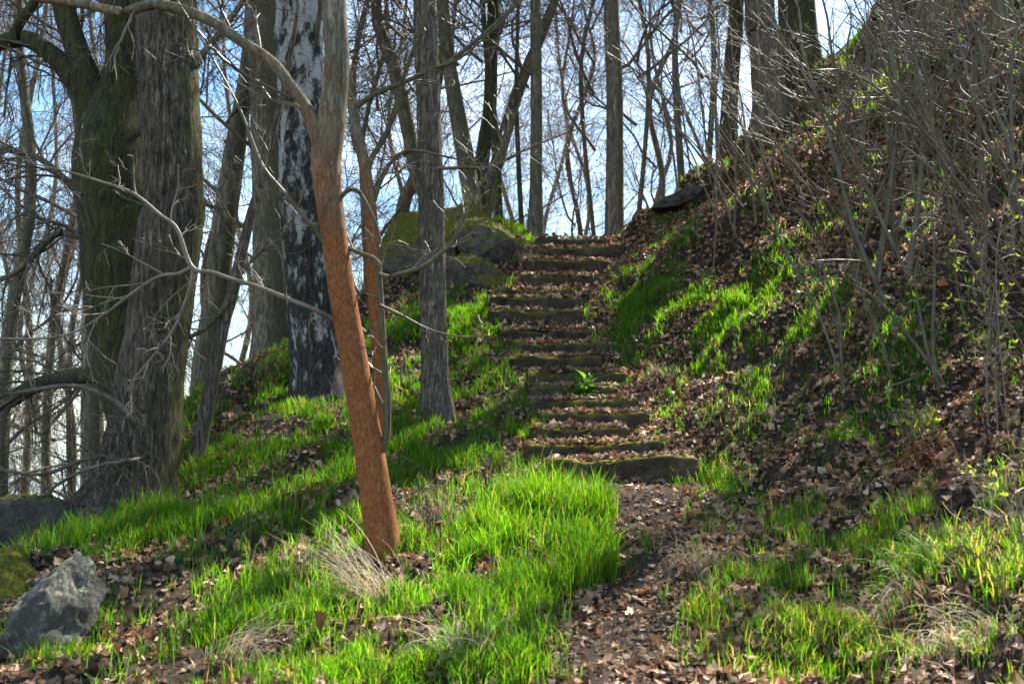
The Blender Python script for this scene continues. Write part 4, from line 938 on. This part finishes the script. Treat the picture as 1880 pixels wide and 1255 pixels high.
def leafy_plant(name, label, px, py, n, ln, h, seed, colr):
    gq = np.random.default_rng(seed); q = np.array(G(px, py)); tz = slab_top(q[:1], q[1:2])[0]; q[2] = max(q[2], tz)
    root = tree_root(name, label, 'plant', q)
    tl = np.linspace(0, 1, 5); wl = np.array((0.05, 0.8, 1.0, 0.6, 0.0)) * 0.24
    V = []; 
    for a_, w_ in zip(tl, wl): V += [(-w_, a_, -0.95 * a_ * a_ + 0.3 * w_), (0, a_, -0.95 * a_ * a_), (w_, a_, -0.95 * a_ * a_ + 0.3 * w_)]
    F = [(3 * r + s, 3 * r + s + 1, 3 * r + s + 4, 3 * r + s + 3) for r in range(4) for s in (0, 1)]
    mes = [mesh('leaf', np.array(V), [np.array(F)], M['fresh'], True, np.repeat(np.array([colr]) * f_, 15, 0)) for f_ in (0.7, 1.0, 1.4)]
    ns = 5; SP = []; SR = []
    for s in range(ns):
        a_ = s * 2.4; bs = np.array((math.cos(a_), math.sin(a_), 0)) * 0.03; tp_ = np.array((math.cos(a_) * 0.09, math.sin(a_) * 0.09, h * (0.7 + 0.4 * gq.random())))
        SP.append(resample([bs - (0, 0, 0.03), (bs + tp_) / 2 + (0, 0, 0.02), tp_], 7)); SR.append(np.full(7, 0.004))
        m_ = n // ns
        for k_ in range(m_):
            f_ = 0.35 + 0.65 * (k_ + 1) / m_; pos = SP[-1][min(6, int(f_ * 6))]
            o = obj('leaf', mes[gq.integers(3)], root, pos); s_ = ln * (0.7 + 0.5 * gq.random()) * (1.15 - 0.4 * f_)
            o.scale = (s_, s_, s_); o.rotation_euler = (0.75 + 0.5 * (f_ > 0.9) + 0.4 * gq.random(), 0, k_ * 2.4 + s)
    v, f = tubes(np.array(SP), np.array(SR), 5)
    obj('stems', mesh('stems', v, [f], M['twig_pale']), root)
leafy_plant('leafy_plant', 'bushy fresh green plant growing on the middle stairs', 1072, 742, 45, 0.15, 0.26, 1, (0.075, 0.19, 0.014))
leafy_plant('leafy_plant', 'small dark green seedling on the right bank beside the saplings', 1625, 790, 15, 0.07, 0.1, 2, (0.03, 0.12, 0.03))
leafy_plant('leafy_plant', 'small green weed at the right edge of the middle stairs', 1168, 660, 15, 0.08, 0.1, 3, (0.03, 0.11, 0.025))
leafy_plant('leafy_plant', 'dark seedling on the left slope above the shaded hollow', 430, 1010, 15, 0.07, 0.1, 4, (0.03, 0.10, 0.03))
# fallen sticks
def stick(label, pp, w_, seed, m='twig_pale'):
    pts = []
    for px, py in pp:
        q = G(px, py); pts.append((q[0], q[1], q[2] + 0.03))
    pts = np.array(pts); base = pts[0].copy(); rad = np.linspace(w_, w_ * 0.4, len(pts))
    obj('fallen_stick', trunk_mesh('stick', pts, rad, base, M[m], 7, 24, 0, 0.12, seed=seed), None, base, label, 'stick')
stick('thin brown stick lying across the bank below the dark sapling', [(1630, 718), (1700, 705), (1780, 690)], 0.011, 1, 'twig_dark')
stick('crooked pale stick hanging down in the grass by the massive tree', [(350, 858), (362, 890), (368, 930)], 0.012, 2)
stick('dark twig arching over the tall grass right of the orange trunk', [(840, 965), (880, 950), (930, 946), (985, 960)], 0.008, 3, 'twig_dark')
stick('short stick on the left grass near the bottom edge', [(660, 1235), (690, 1222), (712, 1215)], 0.008, 4, 'twig_dark')
stick('long twig lying on the litter right of the lowest step', [(1250, 870), (1275, 900), (1300, 925)], 0.006, 5)
